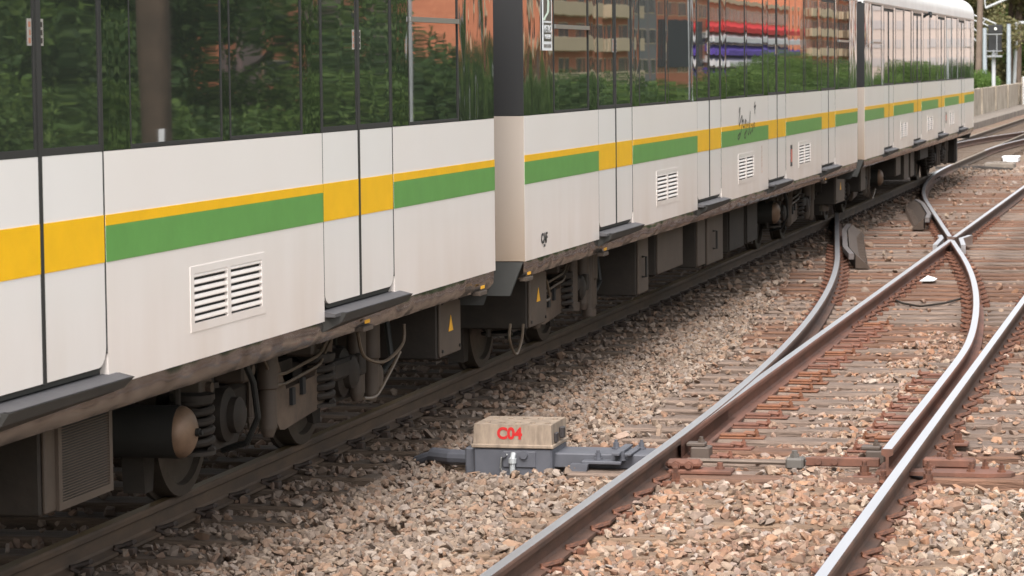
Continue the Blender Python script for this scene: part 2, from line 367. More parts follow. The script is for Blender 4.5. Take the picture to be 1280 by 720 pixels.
# the crossing nose and wing rails
fm = MB()
sX = 38.66
fm.prism([(XA-.05, 38.4), (XA+.02, 38.4), (XA+.036, 39.1), (XR(39.1)-.036, 39.1)], 'xy', -.10, -.004)
T(fm.build('crossing_nose', STD[1]))
for sgn, a in ((-1, 0), (1, 1)):
    wm = MB()
    if sgn < 0: pts = [(XA-.10, 37.2), (XA-.14, 38.6), (XA-.22, 39.3)]
    else: pts = [(XR(37.2)+.10, 37.2), (XR(38.6)+.13, 38.6), (XR(38.6)+.20, 39.3)]
    for (p, q) in zip(pts[:-1], pts[1:]):
        wm.prism([(p[0]-.03, p[1]), (p[0]+.03, p[1]), (q[0]+.03, q[1]), (q[0]-.03, q[1])], 'xy', -.12, .004)
    T(wm.build('wing_rail', RAILTOP))
# check rails with the chairs that hold them up
def check_rail(xf, s0, s1, side):
    mb = MB(); n = 14
    pts = []
    for i in range(n+1):
        s = s0+(s1-s0)*i/n; e = max(0, 1-min(i, n-i)/3.)
        pts.append((xf(s)+side*(.10+.07*e), s))
    for p, q in zip(pts[:-1], pts[1:]):
        mb.prism([(p[0]-.032, p[1]), (p[0]+.032, p[1]), (q[0]+.032, q[1]), (q[0]-.032, q[1])], 'xy', -.04, .03)
    o = T(mb.build('check_rail', mat('dull_check_rail', lin((122, 114, 112)), rough=.5, metal=.6, var=.2)))
    pm = MB()
    for p, q in zip(pts[:-1], pts[1:]):
        a = side
        vs = [(p[0]+a*.05, p[1], .02), (q[0]+a*.05, q[1], .02), (q[0]+a*.22, q[1], -.13), (p[0]+a*.22, p[1], -.13), (p[0]+a*.05, p[1], -.15), (q[0]+a*.05, q[1], -.15), (q[0]+a*.22, q[1], -.15), (p[0]+a*.22, p[1], -.15)]
        pm.add(vs, [(0,1,2,3), (3,2,6,7), (0,3,7,4), (1,5,6,2), (4,7,6,5), (0,4,5,1)])
    k = s0+.2
    while k < s1:
        x = xf(k)+side*.30
        pm.box(x-.06, x+.06, k-.05, k+.05, -.16, -.08); k += .3
    pb = pm.build('check_rail_chair', mat('dark_check_chair', lin((74, 60, 50)), rough=.8, var=.3, vscale=20))
    under(pb, turnout)
check_rail(XL, 35.0, 41.5, 1)
check_rail(XR, 43.2, 49.0, -1)

# ------------------------------------------------------------------ sleepers, clips, slide chairs
def sleeper_mesh(length, seed):
    r = random.Random(seed); bm = bmesh.new(); bmesh.ops.create_cube(bm, size=1)
    bmesh.ops.scale(bm, vec=(length, .25, .16), verts=bm.verts)
    bmesh.ops.subdivide_edges(bm, edges=[e for e in bm.edges if abs((e.verts[0].co-e.verts[1].co).x) > .5], cuts=5)
    bmesh.ops.bevel(bm, geom=[e for e in bm.edges if len(e.link_faces) == 2 and e.calc_face_angle() > 1], offset=.014, segments=1, affect='EDGES')
    for v in bm.verts: v.co += Vector((r.uniform(-.008, .008), r.uniform(-.006, .006), r.uniform(-.006, .004)))
    me = bpy.data.meshes.new('sleeper'); bm.to_mesh(me); bm.free(); return me
def bolt_mesh(name, material, n=6):
    mb = MB(); mb.lathe([(0, .028), (.012, .028), (.012, .019), (.040, .019), (.040, .011), (.058, .011)], (0,0,0), (0,0,1), n)
    return mb.mesh(name, material)
def clip_mesh(material):
    """spring clip: a bent bar over the rail foot, heel in a small shoulder, pointing to +x away from the rail"""
    mb = MB()
    mb.tube([(.00,-.045,.004), (-.045,-.05,.022), (-.055,-.03,.03), (-.02,-.012,.035), (.03,.0,.05), (.035,.03,.052), (-.015,.045,.035), (-.05,.04,.022), (-.03,.06,.012), (.02,.062,.006)], .013, 6)
    mb.box(-.005, .05, -.03, .03, -.02, .026, b=.006)
    return mb.mesh('rail_clip', material, True)
CLIPS = {'r': clip_mesh(CLIPRUST), 'd': clip_mesh(CLIPDARK)}
BOLT = bolt_mesh('bolt', CLIPRUST)
def chair_mesh(material):
    mb = MB()                              # slide chair: ribbed plate reaching in from the rail, low at the far end
    mb.box(-.10, .30, -.07, .07, 0, .014, b=.004)
    mb.box(.0, .18, -.045, .045, .014, .034, b=.006)
    mb.tube([(.16,-.03,.038), (.23,-.035,.032), (.24,.0,.034), (.23,.035,.032), (.16,.03,.038)], .011, 6)
    mb.lathe([(0, .026), (.012, .026), (.012, .018), (.036, .018), (.036, .010), (.05, .010)], (.24, 0, .014), (0,0,1), 6)
    return mb.mesh('slide_chair', material)
CHAIR = [chair_mesh(CHAIRRUST), chair_mesh(BLADERUST)]
SL_TOP = -.162
SLW = {}
SLEEPERS = []                              # (s, x0, x1, tilt, ztop) to keep stones off them
def add_sleeper(par, s, x0, x1, materials, ztop=SL_TOP, clips=(), cm='r', yaw=0.):
    L = round((x1-x0)*5)/5; v = random.randrange(3); key = (L, v, materials.name)
    if key not in SLW:
        me = sleeper_mesh(L, hash((L, v)) % 999); me.materials.append(materials); SLW[key] = me
    o = inst(SLW[key], 'sleeper', None, ((x0+x1)/2+random.uniform(-.04, .04), s, ztop-.08), (random.uniform(-.01, .01), 0, yaw+random.uniform(-.006, .006)))
    bpy.context.view_layer.update() if False else None
    o.parent = par; o.matrix_parent_inverse = par.matrix_world.inverted()
    SLEEPERS.append((s, x0, x1))
    om = Matrix.Translation(o.location) @ o.rotation_euler.to_matrix().to_4x4()
    for (xr, sd) in clips:
        c = inst(CLIPS[cm], 'rail_clip', None, (xr+sd*.095, s+random.uniform(-.02, .02), -.152), (0, 0, (0 if sd > 0 else math.pi)+random.uniform(-.1, .1)))
        c.parent = o; c.matrix_parent_inverse = om.inverted() @ Matrix.Identity(4)
        c.matrix_parent_inverse = (Matrix.Translation(turnout.location if par is turnout else (traintrack.location if par is traintrack else far.location)).inverted() @ Matrix.Identity(4)).inverted() @ Matrix.Identity(4) if False else om.inverted()
    return o
s = 7.2; k = 0
while s < 130:                             # main line and turnout timbers
    jit = random.uniform(-.03, .03); y = s+jit
    if y < 16.9: x0, x1, mt_, zt = XA-.55, XB+.55, WOODDUST, -.158
    elif y < 66: x0, x1, mt_, zt = max(XL(y)-.55-random.uniform(0, .12), -4.78), XB+.55+random.uniform(0, .12), random.choice([WOOD, WOOD, WOODRUST, WOODRUST, WOODRUST]), SL_TOP
    else: x0, x1, mt_, zt = XA-.55, XB+.55, WOODDUST, SL_TOP
    cl = []
    if 11 < y < 46:
        if y < 17.2: cl = [(XA, 1), (XA, -1), (XB, 1), (XB, -1)]
        else:
            cl = [(XL(y), -1), (XB, 1)]
            if y > 26.5: cl += [(XA, 1), (XR(y), -1)]
            if y > 29.5: cl += [(XL(y), 1), (XA, -1), (XR(y), 1), (XB, -1)]
            if XL(y) < -4.7: cl = [c for c in cl if c[0] != XL(y)]
    o = add_sleeper(turnout, y, x0, x1, mt_, zt, cl)
    if 17.5 < y < 27.5:
        for xr, sgn, off in ((XA, 0, .07), (XR(y), math.pi, -.07)):
            if sgn and y > 23: continue
            c = inst(CHAIR[0 if (20.4 < y < 23.5 and sgn == 0) or k % 5 == 0 else 1], 'slide_chair', None, (xr+off, y, SL_TOP), (0, 0, sgn+random.uniform(-.03, .03)))
            c.parent = o; c.matrix_parent_inverse = (Matrix.Translation(o.location) @ o.rotation_euler.to_matrix().to_4x4()).inverted()
    s += .6 if not 17.2 < s < 30 else .56; k += 1
s = 8.0
while s < 130:                             # sleepers under the train
    y = s+random.uniform(-.03, .03)
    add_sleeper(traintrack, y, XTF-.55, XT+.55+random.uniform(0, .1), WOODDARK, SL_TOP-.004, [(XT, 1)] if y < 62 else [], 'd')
    s += .6
s = S1
while s < 126:
    c = (XT+XTF)/2+cross2(s)
    if cross2(s) > 1.2: add_sleeper(far, s+.3, max(c-1.3, -4.7), min(c+1.3, XA-.6)+.02, WOODDUST, SL_TOP-.008)
    s += .6
bpy.context.view_layer.update()

# drive timbers, stretcher bars, anchor plates at the toe
def P3(o): return T(o)
tb = MB(); tb.box(-3.35, -1.72, 17.02, 17.26, -.23, -.145, b=.012); P3(tb.build('toe_timber', WOODRUST))
tb = MB(); tb.box(XB+.09, -.98, 17.04, 17.28, -.26, -.112, b=.012); P3(tb.build('toe_timber', WOODRUST))
tb = MB(); tb.prism([(XB+.05, 17.62), (XB+.05, 17.48), (-1.28, 17.42), (-1.16, 17.47), (-1.16, 17.57), (-1.28, 17.62)], 'xy', -.15, -.115); tb.box(XB+.05, -1.3, 17.5, 17.6, -.115, -.06, b=.01); P3(tb.build('anchor_plate', BLADERUST))
tb = MB(); tb.prism([(-1.75, 17.28), (-1.75, 17.12), (-1.2, 17.1), (-1.06, 17.14), (-1.04, 17.2), (-1.08, 17.27)], 'xy', -.110, -.088); P3(tb.build('tie_plate', BLADERUST))
for (x, y, z) in ((-1.12, 17.2, -.088), (-1.3, 17.2, -.088), (-1.45, 17.53, -.06), (-1.24, 17.53, -.115), (-1.55, 17.2, -.088)):
    P3(inst(BOLT, 'bolt', None, (x, y, z)))
sb = MB(); sb.tube([(XA+.1, 17.62, -.115), (-2.44, 17.60, -.115)], .015, 10); P3(sb.build('stretcher_rod', mat('worn_rod', lin((112, 98, 88)), rough=.5, metal=.4, var=.3)))
sb = MB(); sb.box(-2.45, -2.34, 17.54, 17.66, -.15, -.08, b=.012); sb.lathe([(0,.03),(.02,.03),(.02,.02),(.04,.02)], (-2.40, 17.6, -.08), (0,0,1), 6); sb.lathe([(0,.03),(.03,.03)], (-2.33, 17.6, -.1), (1,0,0), 6); P3(sb.build('insulating_clamp', mat('clamp_grey', lin((98, 93, 88)), rough=.6, var=.3)))
sb = MB(); sb.box(-2.33, -1.88, 17.57, 17.63, -.13, -.075, b=.006)
for x in (-2.25, -2.15): sb.lathe([(0,.02),(.02,.02)], (x, 17.57, -.1), (0,-1,0), 8)
P3(sb.build('stretcher_bar', BLADERUST))
for (x, y) in ((XA+.13, 17.95), (XR(17.9)-.12, 17.95)):
    sb = MB(); sb.box(x-.06, x+.06, y-.07, y+.07, -.155, -.07, b=.008); sb.box(x-.09, x+.03, y-.05, y+.05, -.07, -.045, b=.006); sb.lathe([(0,.022),(.015,.022),(.015,.014),(.035,.014)], (x, y, -.045), (0,0,1), 6)
    P3(sb.build('lock_bracket', mat('bracket_grey', lin((84, 72, 64)), rough=.6, var=.3)))
sb = MB(); sb.box(XA+.05, XA+.44, 17.18, 17.34, -.145, -.115, b=.008); sb.box(XA+.03, XA+.25, 17.21, 17.31, -.115, -.06, b=.02)
for x in (XA+.1, XA+.18, XA+.36): sb.lathe([(0,.028),(.014,.028),(.014,.018),(.04,.018)], (x, 17.21 if x < XA+.3 else 17.26, -.09 if x < XA+.3 else -.115), (0,-1,0) if x < XA+.3 else (0,0,1), 8)
P3(sb.build('toe_chair', BLADERUST))
for (x, y) in ((XA+.16, 16.85), (XR(17.5)-.12, 17.3), (XB-.12, 16.9), (XB+.13, 17.75), (XB+.13, 17.0), (XB+.15, 18.35), (XB+.15, 18.9)):
    P3(inst(BOLT, 'bolt', None, (x, y, -.14), (0,0,random.random()), (1.5,1.5,1.5)))
    sb = MB(); sb.box(x-.07, x+.07, y-.06, y+.06, -.16, -.138, b=.006); P3(sb.build('base_plate', BLADERUST))

# ------------------------------------------------------------------ ballast stones (stuff)
def stone_protos(n, seed):
    r = np.random.default_rng(seed); out = []
    for i in range(n):
        bm = bmesh.new(); pts = r.normal(size=(13, 3)); pts /= np.linalg.norm(pts, axis=1)[:, None]; pts *= r.uniform(.8, 1., (13, 1))
        for q in pts: bm.verts.new(q)
        res = bmesh.ops.convex_hull(bm, input=bm.verts[:])
        bmesh.ops.delete(bm, geom=[v for v in bm.verts if not v.link_faces], context='VERTS')
        bmesh.ops.triangulate(bm, faces=bm.faces[:]); bmesh.ops.recalc_face_normals(bm, faces=bm.faces[:]); bm.verts.index_update()
        out.append((np.array([v.co[:] for v in bm.verts]), np.array([[v.index for v in f.verts] for f in bm.faces]))); bm.free()
    return out
PROTO = stone_protos(12, 5)
def vnoise(x, y, f):
    return (np.sin(x*f*1.7+1.3+np.sin(y*f*1.1)*1.7)+np.sin(y*f*1.3+.7+np.sin(x*f*2.1+2)*1.3)+np.sin((x+y)*f*2.3+4))/3.
SLA = np.array([(q[0], q[1], q[2]) for q in SLEEPERS])
def on_sleeper(x, y):
    hit = np.zeros(len(x), bool)
    for (s_, a, b) in SLEEPERS:
        if 9 < s_ < 75: hit |= (np.abs(y-s_) < .115) & (x > a-.02) & (x < b+.02)
    return hit
vXL = np.vectorize(XL); vXR = np.vectorize(XR)
def scatter(name, xr, yr, dens, dmin, dmax, label):
    n = int((xr[1]-xr[0])*(yr[1]-yr[0])*dens)
    x = RNG.uniform(xr[0], xr[1], n); y = RNG.uniform(yr[0], yr[1], n)
    d = dmin+(dmax-dmin)*RNG.random(n)**1.6
    big = RNG.random(n) < .03; d = np.where(big, d*1.45, d)
    nz = vnoise(x, y, 2.1)
    xl = vXL(y); xrr = vXR(y)
    main_in = (x > XA-.05) & (x < XB+.05); toe = y > 16.95
    inturn = toe & (x > xl-.6) & (x < XB+.62) & (y < 66)
    z = np.full(n, -.185)+.02*nz                         # open ballast
    z = np.where(~toe & (x > XA-.7) & (x < XB+.7), -.172+.02*nz, z)
    z = np.where(inturn, -.222+.03*np.clip(nz, -1, 1), z)
    mid = np.exp(-((x-(-2.25))/.38)**2)*(y < 27)*inturn
    z = z+mid*(.055+.03*vnoise(x, y, 4.))
    tr = (x > XTF-.7) & (x < XT+.6)
    z = np.where(tr, -.2+.015*nz, z)
    z = z-(d*.18)+RNG.uniform(-.012, .022, n)
    keep = np.ones(n, bool)
    os_ = on_sleeper(x, y)
    cover = vnoise(x+9, y+3, 1.9)
    thr = np.where(inturn, np.where((x > XA) & (x < XB), .02, .09)+np.where((x > XB) | (x < xl), .22*np.clip(cover+.5, 0, 1.2), 0)+.6*mid*np.clip(cover+.2, 0, 1)*np.where(y < 23, 1, .5), np.where(toe, .25, .55))
    thr = np.where(tr, .30, thr)
    keep &= ~(os_ & (RNG.random(n) > thr))
    z = np.where(os_, np.maximum(z, -.158+d*.12), z)
    for rx in (np.full(n, XA), np.full(n, XB), np.full(n, XT), np.full(n, XTF), np.where(y < 66, xl, 99), np.where((y < 66) & toe, xrr, 99)):
        keep &= np.abs(x-rx) > .085
    keep &= ~((x > -4.62) & (x < -3.3) & (y > 17.38) & (y < 18.0) & (z > -.30) & (RNG.random(n) > .08))   # pit round the point machine
    x, y, z, d, nz, inturn, main_in, tr = [a[keep] for a in (x, y, z, d, nz, inturn, main_in, tr)]
    n = len(x)
    q = RNG.normal(size=(n, 4)); q /= np.linalg.norm(q, axis=1)[:, None]; a, b, c, e = q.T
    R = np.stack([1-2*(c*c+e*e), 2*(b*c-a*e), 2*(b*e+a*c), 2*(b*c+a*e), 1-2*(b*b+e*e), 2*(c*e-a*b), 2*(b*e-a*c), 2*(c*e+a*b), 1-2*(b*b+c*c)], 1).reshape(n, 3, 3)
    sc3 = np.stack([d*RNG.uniform(.55, .72, n), d*RNG.uniform(.42, .58, n), d*RNG.uniform(.34, .5, n)], 1)
    pid = RNG.integers(0, len(PROTO), n)
    V = []; Fc = []; C = []; off = 0
    pal = np.array([lin(t) for t in ((196,176,156), (172,148,126), (150,134,122), (132,114,100), (168,128,100), (186,142,108), (208,192,178), (112,96,86), (146,112,92), (178,166,158))])
    pw = np.array([.12, .15, .13, .12, .13, .10, .08, .06, .08, .07]); pw /= pw.sum()
    base = pal[RNG.choice(len(pal), n, p=pw)]*RNG.uniform(.8, 1.12, (n, 1))
    lf = np.where(x < XA-.1, .4, np.where(x > XB+.3, .0, .0))[:, None]; base = base*(1-lf)+np.array(lin((128, 113, 101)))*lf*RNG.uniform(.6, 1.35, (n, 1)); base *= np.where(x < XA-.1, .70, .66)[:, None]
    mean = np.array(lin((132, 113, 99))); base = mean+(base-mean)*.72
    rust = np.array(lin((130, 88, 65)))
    ra = np.where(main_in, np.where(y > 24, .34, .17), 0.)+np.where((x > XA) & (x < XA+.55) & (y > 17), .25, 0.)+np.where((x > XB) & (x < XB+.35), .22, 0)+np.where(inturn & ~main_in, .12, 0)
    ra = np.clip(ra+.12*nz*(ra > 0)+RNG.uniform(-.25, .25, n)*(ra > 0), 0, .85)[:, None]
    base = base*(1-ra)+rust*ra*RNG.uniform(.7, 1.3, (n, 1))
    dust_shade = np.clip(1-(np.abs(x-XT)-.1)/1.3, 0, 1)[:, None]*.6          # brake dust, widened to paint in the shade beside the train
    base = base*(1-dust_shade)+np.array(lin((62, 50, 42)))*dust_shade
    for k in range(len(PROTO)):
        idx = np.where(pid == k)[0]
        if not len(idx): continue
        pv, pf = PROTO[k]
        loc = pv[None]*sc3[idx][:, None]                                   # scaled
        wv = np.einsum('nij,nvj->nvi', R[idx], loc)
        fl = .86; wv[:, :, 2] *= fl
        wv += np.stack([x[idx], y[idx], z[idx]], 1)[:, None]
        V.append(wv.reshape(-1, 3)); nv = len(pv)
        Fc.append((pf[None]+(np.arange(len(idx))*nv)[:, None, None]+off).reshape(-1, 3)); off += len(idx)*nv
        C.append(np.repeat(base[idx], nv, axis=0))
    V = np.concatenate(V); Fc = np.concatenate(Fc); C = np.concatenate(C)
    me = bpy.data.meshes.new(name); me.vertices.add(len(V)); me.vertices.foreach_set('co', V.astype(np.float32).ravel())
    me.loops.add(Fc.size); me.loops.foreach_set('vertex_index', Fc.astype(np.int32).ravel())
    me.polygons.add(len(Fc)); me.polygons.foreach_set('loop_start', np.arange(0, Fc.size, 3, dtype=np.int32))
    me.update(calc_edges=True)
    me.polygons.foreach_set('use_smooth', np.zeros(len(Fc), bool))
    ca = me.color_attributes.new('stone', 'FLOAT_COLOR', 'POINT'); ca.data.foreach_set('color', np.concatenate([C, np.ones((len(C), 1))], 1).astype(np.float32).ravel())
    me.materials.append(STONE); o = bpy.data.objects.new(name, me); COL.objects.link(o)
    return tag(o, label, 'ballast', kind='stuff')
STONE = mat('crushed_stone', (.3, .25, .2), rough=.88, bump=.5, bscale=60, bdist=.004)
_n = STONE.node_tree; _a = _n.nodes.new('ShaderNodeVertexColor'); _a.layer_name = 'stone'
_g = _n.nodes.new('ShaderNodeNewGeometry'); _z = _n.nodes.new('ShaderNodeTexNoise'); _z.inputs['Scale'].default_value = 45; _z.inputs['Detail'].default_value = 5
_n.links.new(_g.outputs['Position'], _z.inputs['Vector'])
_mr = _n.nodes.new('ShaderNodeMapRange'); _mr.inputs[3].default_value = .62; _mr.inputs[4].default_value = 1.3; _n.links.new(_z.outputs['Fac'], _mr.inputs[0])
_mm = _n.nodes.new('ShaderNodeVectorMath'); _mm.operation = 'SCALE'; _n.links.new(_a.outputs[0], _mm.inputs[0]); _n.links.new(_mr.outputs[0], _mm.inputs['Scale']); _n.links.new(_mm.outputs[0], _n.nodes['Principled BSDF'].inputs['Base Color'])
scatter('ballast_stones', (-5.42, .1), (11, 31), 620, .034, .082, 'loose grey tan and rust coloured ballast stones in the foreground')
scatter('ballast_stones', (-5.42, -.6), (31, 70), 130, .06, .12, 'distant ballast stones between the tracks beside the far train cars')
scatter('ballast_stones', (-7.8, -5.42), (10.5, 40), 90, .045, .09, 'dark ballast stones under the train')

# ------------------------------------------------------------------ point machine C04
pmx0, pmx1, pmy0, pmy1 = -4.385, -3.885, 17.42, 17.86
ptm = thing('point_machine', ((pmx0+pmx1)/2, (pmy0+pmy1)/2, -.26), 'low grey point machine with weathered tan cover marked C04 in red', 'point machine')
bpy.context.view_layer.update()
def PM(o): return under(o, ptm)
zj = PY(640, 558, pmy0).z; zt = PY(640, 531, pmy0).z
b = MB(); b.box(pmx0, pmx1, pmy0, pmy1, -.30, zj-.012, b=.012); b.box(pmx0+.19, pmx0+.40, pmy0-.012, pmy0+.02, zj-.13, zj-.03, b=.004); PM(b.build('housing', MACHGREY))
b = MB(); b.box(pmx0-.012, pmx1+.012, pmy0-.012, pmy1+.012, zj-.012, zj+.012, b=.005)
vs = [(pmx0, pmy0, zj+.012), (pmx1, pmy0, zj+.012), (pmx1, pmy1, zj+.012), (pmx0, pmy1, zj+.012), (pmx0+.004, pmy0+.006, zt), (pmx1-.004, pmy0+.006, zt), (pmx1-.004, pmy1-.006, zt), (pmx0+.004, pmy1-.006, zt)]
b.add(vs, [(0,1,5,4), (1,2,6,5), (2,3,7,6), (3,0,4,7), (4,5,6,7)])
cov = PM(b.build('cover', MACHTAN))
b = MB()
for i in range(5): x = pmx0+.06+i*.095; b.box(x, x+.03, pmy0+.08, pmy0+.11, zt, zt+.006); b.box(x, x+.03, pmy1-.14, pmy1-.11, zt, zt+.006)
PM(b.build('cover_rivet', MACHTAN))
tm = text_mesh('marking', 'C04', .098, RED, .004)
o = inst(tm, 'marking', None, (pmx0+.232, pmy0+.001, (zj+zt)/2+.010), (math.radians(90)-.035, 0, 0), (.95, 1, 1)); PM(o); o['label'] = 'red painted letters C04'
b = MB(); b.tube([(pmx0+.255, pmy0-.03, -.31), (pmx0+.257, pmy0-.03, zj-.07), (pmx0+.262, pmy0-.015, zj-.04)], .017, 10); b.tube([(pmx0+.257, pmy0-.03, zj-.1), (pmx0+.257, pmy0-.03, zj-.07)], .025, 10); PM(b.build('conduit', GALV))
b = MB(); b.tube([(pmx0+.22, pmy0-.01, zj-.05), (pmx0+.185, pmy0-.02, zj-.07), (pmx0+.18, pmy0-.03, zj-.13), (pmx0+.205, pmy0-.03, zj-.2), (pmx0+.225, pmy0-.03, -.31)], .006, 6); PM(b.build('earth_cable', ALU))
b = MB(); b.lathe([(0, .027), (.02, .027)], (pmx0+.325, pmy0-.01, zj-.05), (0,-1,0), 6); b.lathe([(0, .018), (.02, .018)], (pmx0+.2, pmy0-.01, zj-.05), (0,-1,0), 8); PM(b.build('gland', MACHGREY))
b = MB(); b.box(pmx1-.002, pmx1+.018, pmy0+.07, pmy0+.13, zj+.02, zj+.08, b=.004); b.box(pmx1-.002, pmx1+.03, pmy0+.22, pmy0+.27, zj+.03, zj+.1, b=.006); b.lathe([(0,.03),(.012,.03)], (pmx1-.002, pmy0+.33, zj+.06), (1,0,0), 10); PM(b.build('hasp', mat('hasp_dark', lin((66, 62, 62)), rough=.5, metal=.5)))
b = MB(); b.box(pmx0-.07, pmx0+.01, pmy0+.06, pmy0+.36, -.28, zj-.02, b=.01); b.tube([(pmx0-.05, pmy0+.2, -.13), (pmx0-.2, pmy0+.25, -.135), (pmx0-.36, pmy0+.40, -.145)], .05, 12); b.tube([(pmx0-.36, pmy0+.40, -.145), (pmx0-.5, pmy0+.5, -.2)], .035, 10); PM(b.build('cable_inlet', MACHGREY))
# drive bars and their cover plates between machine and rail
b = MB(); b.box(pmx1-.01, XA-.085, 17.50, 17.82, -.165, -.072, b=.008); PM(b.build('drive_bar_cover', MACHGREY))
b = MB(); b.box(pmx1+.19, XA-.28, 17.40, 17.50, -.125, -.105, b=.004); PM(b.build('bracket', MACHGREY)); b = MB(); b.prism([(pmx1+.13, -.12), (pmx1+.24, -.12), (pmx1+.21, -.25), (pmx1+.09, -.25)], 'xz', 17.36, 17.42); PM(b.build('bracket_leg', MACHGREY))
b = MB(); b.box(pmx1+.38, pmx1+.43, 17.40, 17.84, -.070, -.050, b=.004); PM(b.build('clamp_strap', MACHGREY)); b = MB(); b.box(pmx1+.46, pmx1+.50, 17.40, 17.84, -.070, -.054, b=.004); PM(b.build('clamp_strap', MACHGREY))
for (x, y) in ((pmx1+.28, 17.48), (pmx1+.44, 17.46), (pmx1+.34, 17.75), (pmx1+.5, 17.76)):
    PM(inst(bolt_mesh('bolt', MACHGREY), 'bolt', None, (x, y, -.104 if y < 17.5 else -.071)))
b = MB(); b.box(pmx1+.22, XA-.11, 17.38, 17.43, -.20, -.165, b=.004); PM(b.build('detection_rod', UNDER))
o = add_sleeper(turnout, 17.38, -4.0, XA-.09, WOODDUST, -.21)
for yy, xx0 in ((18.35, -3.75), (19.3, -3.72), (20.2, -3.85), (21.6, -3.95), (22.5, -3.98)):
    pass

# ------------------------------------------------------------------ train
LEN, PITCH_S = 20.46, 21.35
DOOR0, DOORP, DOORW = 2.60, 4.64, 1.42
ZB, ZW, ZWT, ZROOF = .955, 1.977, 3.17, 3.62
HW = 1.6                                   # half width; local x = +HW is the side seen
carproto = {}
def side_bays():
    ds = [DOOR0+i*DOORP for i in range(4)]
    bays = [(0., ds[0])]+[(ds[i]+DOORW, ds[i+1]) for i in range(3)]+[(ds[3]+DOORW, LEN)]
    return ds, bays
DS, BAYS = side_bays()
# louvre vent meshes (shared)
def louvre_frame():
    mb = MB(); w_, z0, z1, t = 1.12, 1.09, 1.40, .003
    x = HW
    mb.box(x-.013, x+t, 0, .05, z0, z1); mb.box(x-.013, x+t, w_-.05, w_, z0, z1); mb.box(x-.013, x+t, .05, w_-.05, z1-.035, z1); mb.box(x-.013, x+t, .05, w_-.05, z0, z0+.04); mb.box(x-.013, x+t, w_/2-.025, w_/2+.025, z0+.04, z1-.035)
    mb.box(x-.0175, x-.0135, .02, w_-.02, z0+.01, z1-.01, 1)
    return mb.mesh('vent', [WHITE, BLACK])
def slat():
    mb = MB(); L = .485
    pr = [(-.012, .010), (-.006, .0115), (-.001, .006), (.002, -.004), (.002, -.009), (-.001, -.009), (-.006, .0), (-.012, .005)]; mb.prism(pr, 'xz', 0, L)
    return mb.mesh('slat', WHITE)
VENT, SLAT = louvre_frame(), slat()
def pane_mesh(w_, z0, z1, material, name='pane'):
    mb = MB(); mb.box(-.012, 0, 0, w_, z0, z1); return mb.mesh(name, material)
PANES = {}
def pane(w_, z0, z1, material, name, par, x, y, tilt=.0012, zt=.0006):
    key = (round(w_, 3), z0, z1, material.name)
    if key not in PANES: PANES[key] = pane_mesh(w_, z0, z1, material, name)
    return inst(PANES[key], name, par, (x, y, 0), (0, random.uniform(-zt, zt), random.uniform(-tilt, tilt)))
def leaf_mesh(w_, first):
    """lower door leaf with rounded outer bottom corner"""
    mb = MB(); r = .09; z0, z1 = 1.045, ZW
    a = [(0, z1), (w_, z1)]
    c = []
    for i in range(6):
        t = i/5*math.pi/2
        c.append((w_-r+r*math.cos(t), z0+r-r*math.sin(t)))
    poly = a+c+[(0, z0)]
    if first: poly = [(w_-p[0], p[1]) for p in poly]
    mb.prism(poly, 'yz', HW-.02, HW-.003); return mb.mesh('leaf_panel', DOORWHITE)
LW = DOORW/2-.03
LEAFM = [leaf_mesh(LW, True), leaf_mesh(LW, False)]
def dseal():
    mb = MB(); z0, z1 = 1.02, 3.135
    r = .11; poly = []
    for i in range(6): t = i/5*math.pi/2; poly.append((DOORW-r+r*math.cos(t), z0+r-r*math.sin(t)))
    for i in range(6): t = i/5*math.pi/2; poly.append((r-r*math.sin(t), z0+r-r*math.cos(t)))
    poly = [(0, z1), (DOORW, z1)]+poly
    mb.prism(poly, 'yz', HW-.03, HW-.014); mb.box(HW-.012, HW+.001, DOORW/2-.017, DOORW/2+.017, 1.04, z1); mb.box(HW-.038, HW-.0008, DOORW-.011, DOORW+.0015, 1.1, z1); mb.box(HW-.038, HW-.0008, -.0015, .011, 1.1, z1)
    return mb.mesh('door', RUBBER)
DSEAL = dseal()
def stepm():
    mb = MB(); y0, y1 = -.015, DOORW+.13
    mb.prism([(HW-.02, 1.012), (HW+.06, .995), (HW+.06, .978), (HW-.02, .978)], 'xz', .0, DOORW-.02, 1)
    mb.add([(HW-.01, y0, 1.005), (HW-.01, y1, 1.005), (HW+.08, y1-.02, .988), (HW+.08, y0+.16, .988), (HW-.01, y0, .895), (HW-.01, y1-.10, .92), (HW+.06, y1-.10, .948), (HW+.06, y0+.12, .94)], [(0,1,2,3),(3,2,6,7),(0,3,7,4),(1,5,6,2),(4,7,6,5),(0,4,5,1)], 0)
    mb.add([(HW-.008, y0+.03, 1.008), (HW-.008, y1-.03, 1.008), (HW+.077, y1-.05, .992), (HW+.077, y0+.17, .992)], [(0,1,2,3)], 1)
    return mb.mesh('door_step', [mat('step_edge', lin((52, 50, 47)), rough=.7, var=.3), STEPTOP])
STEP = stepm()
DS_ALL = DS

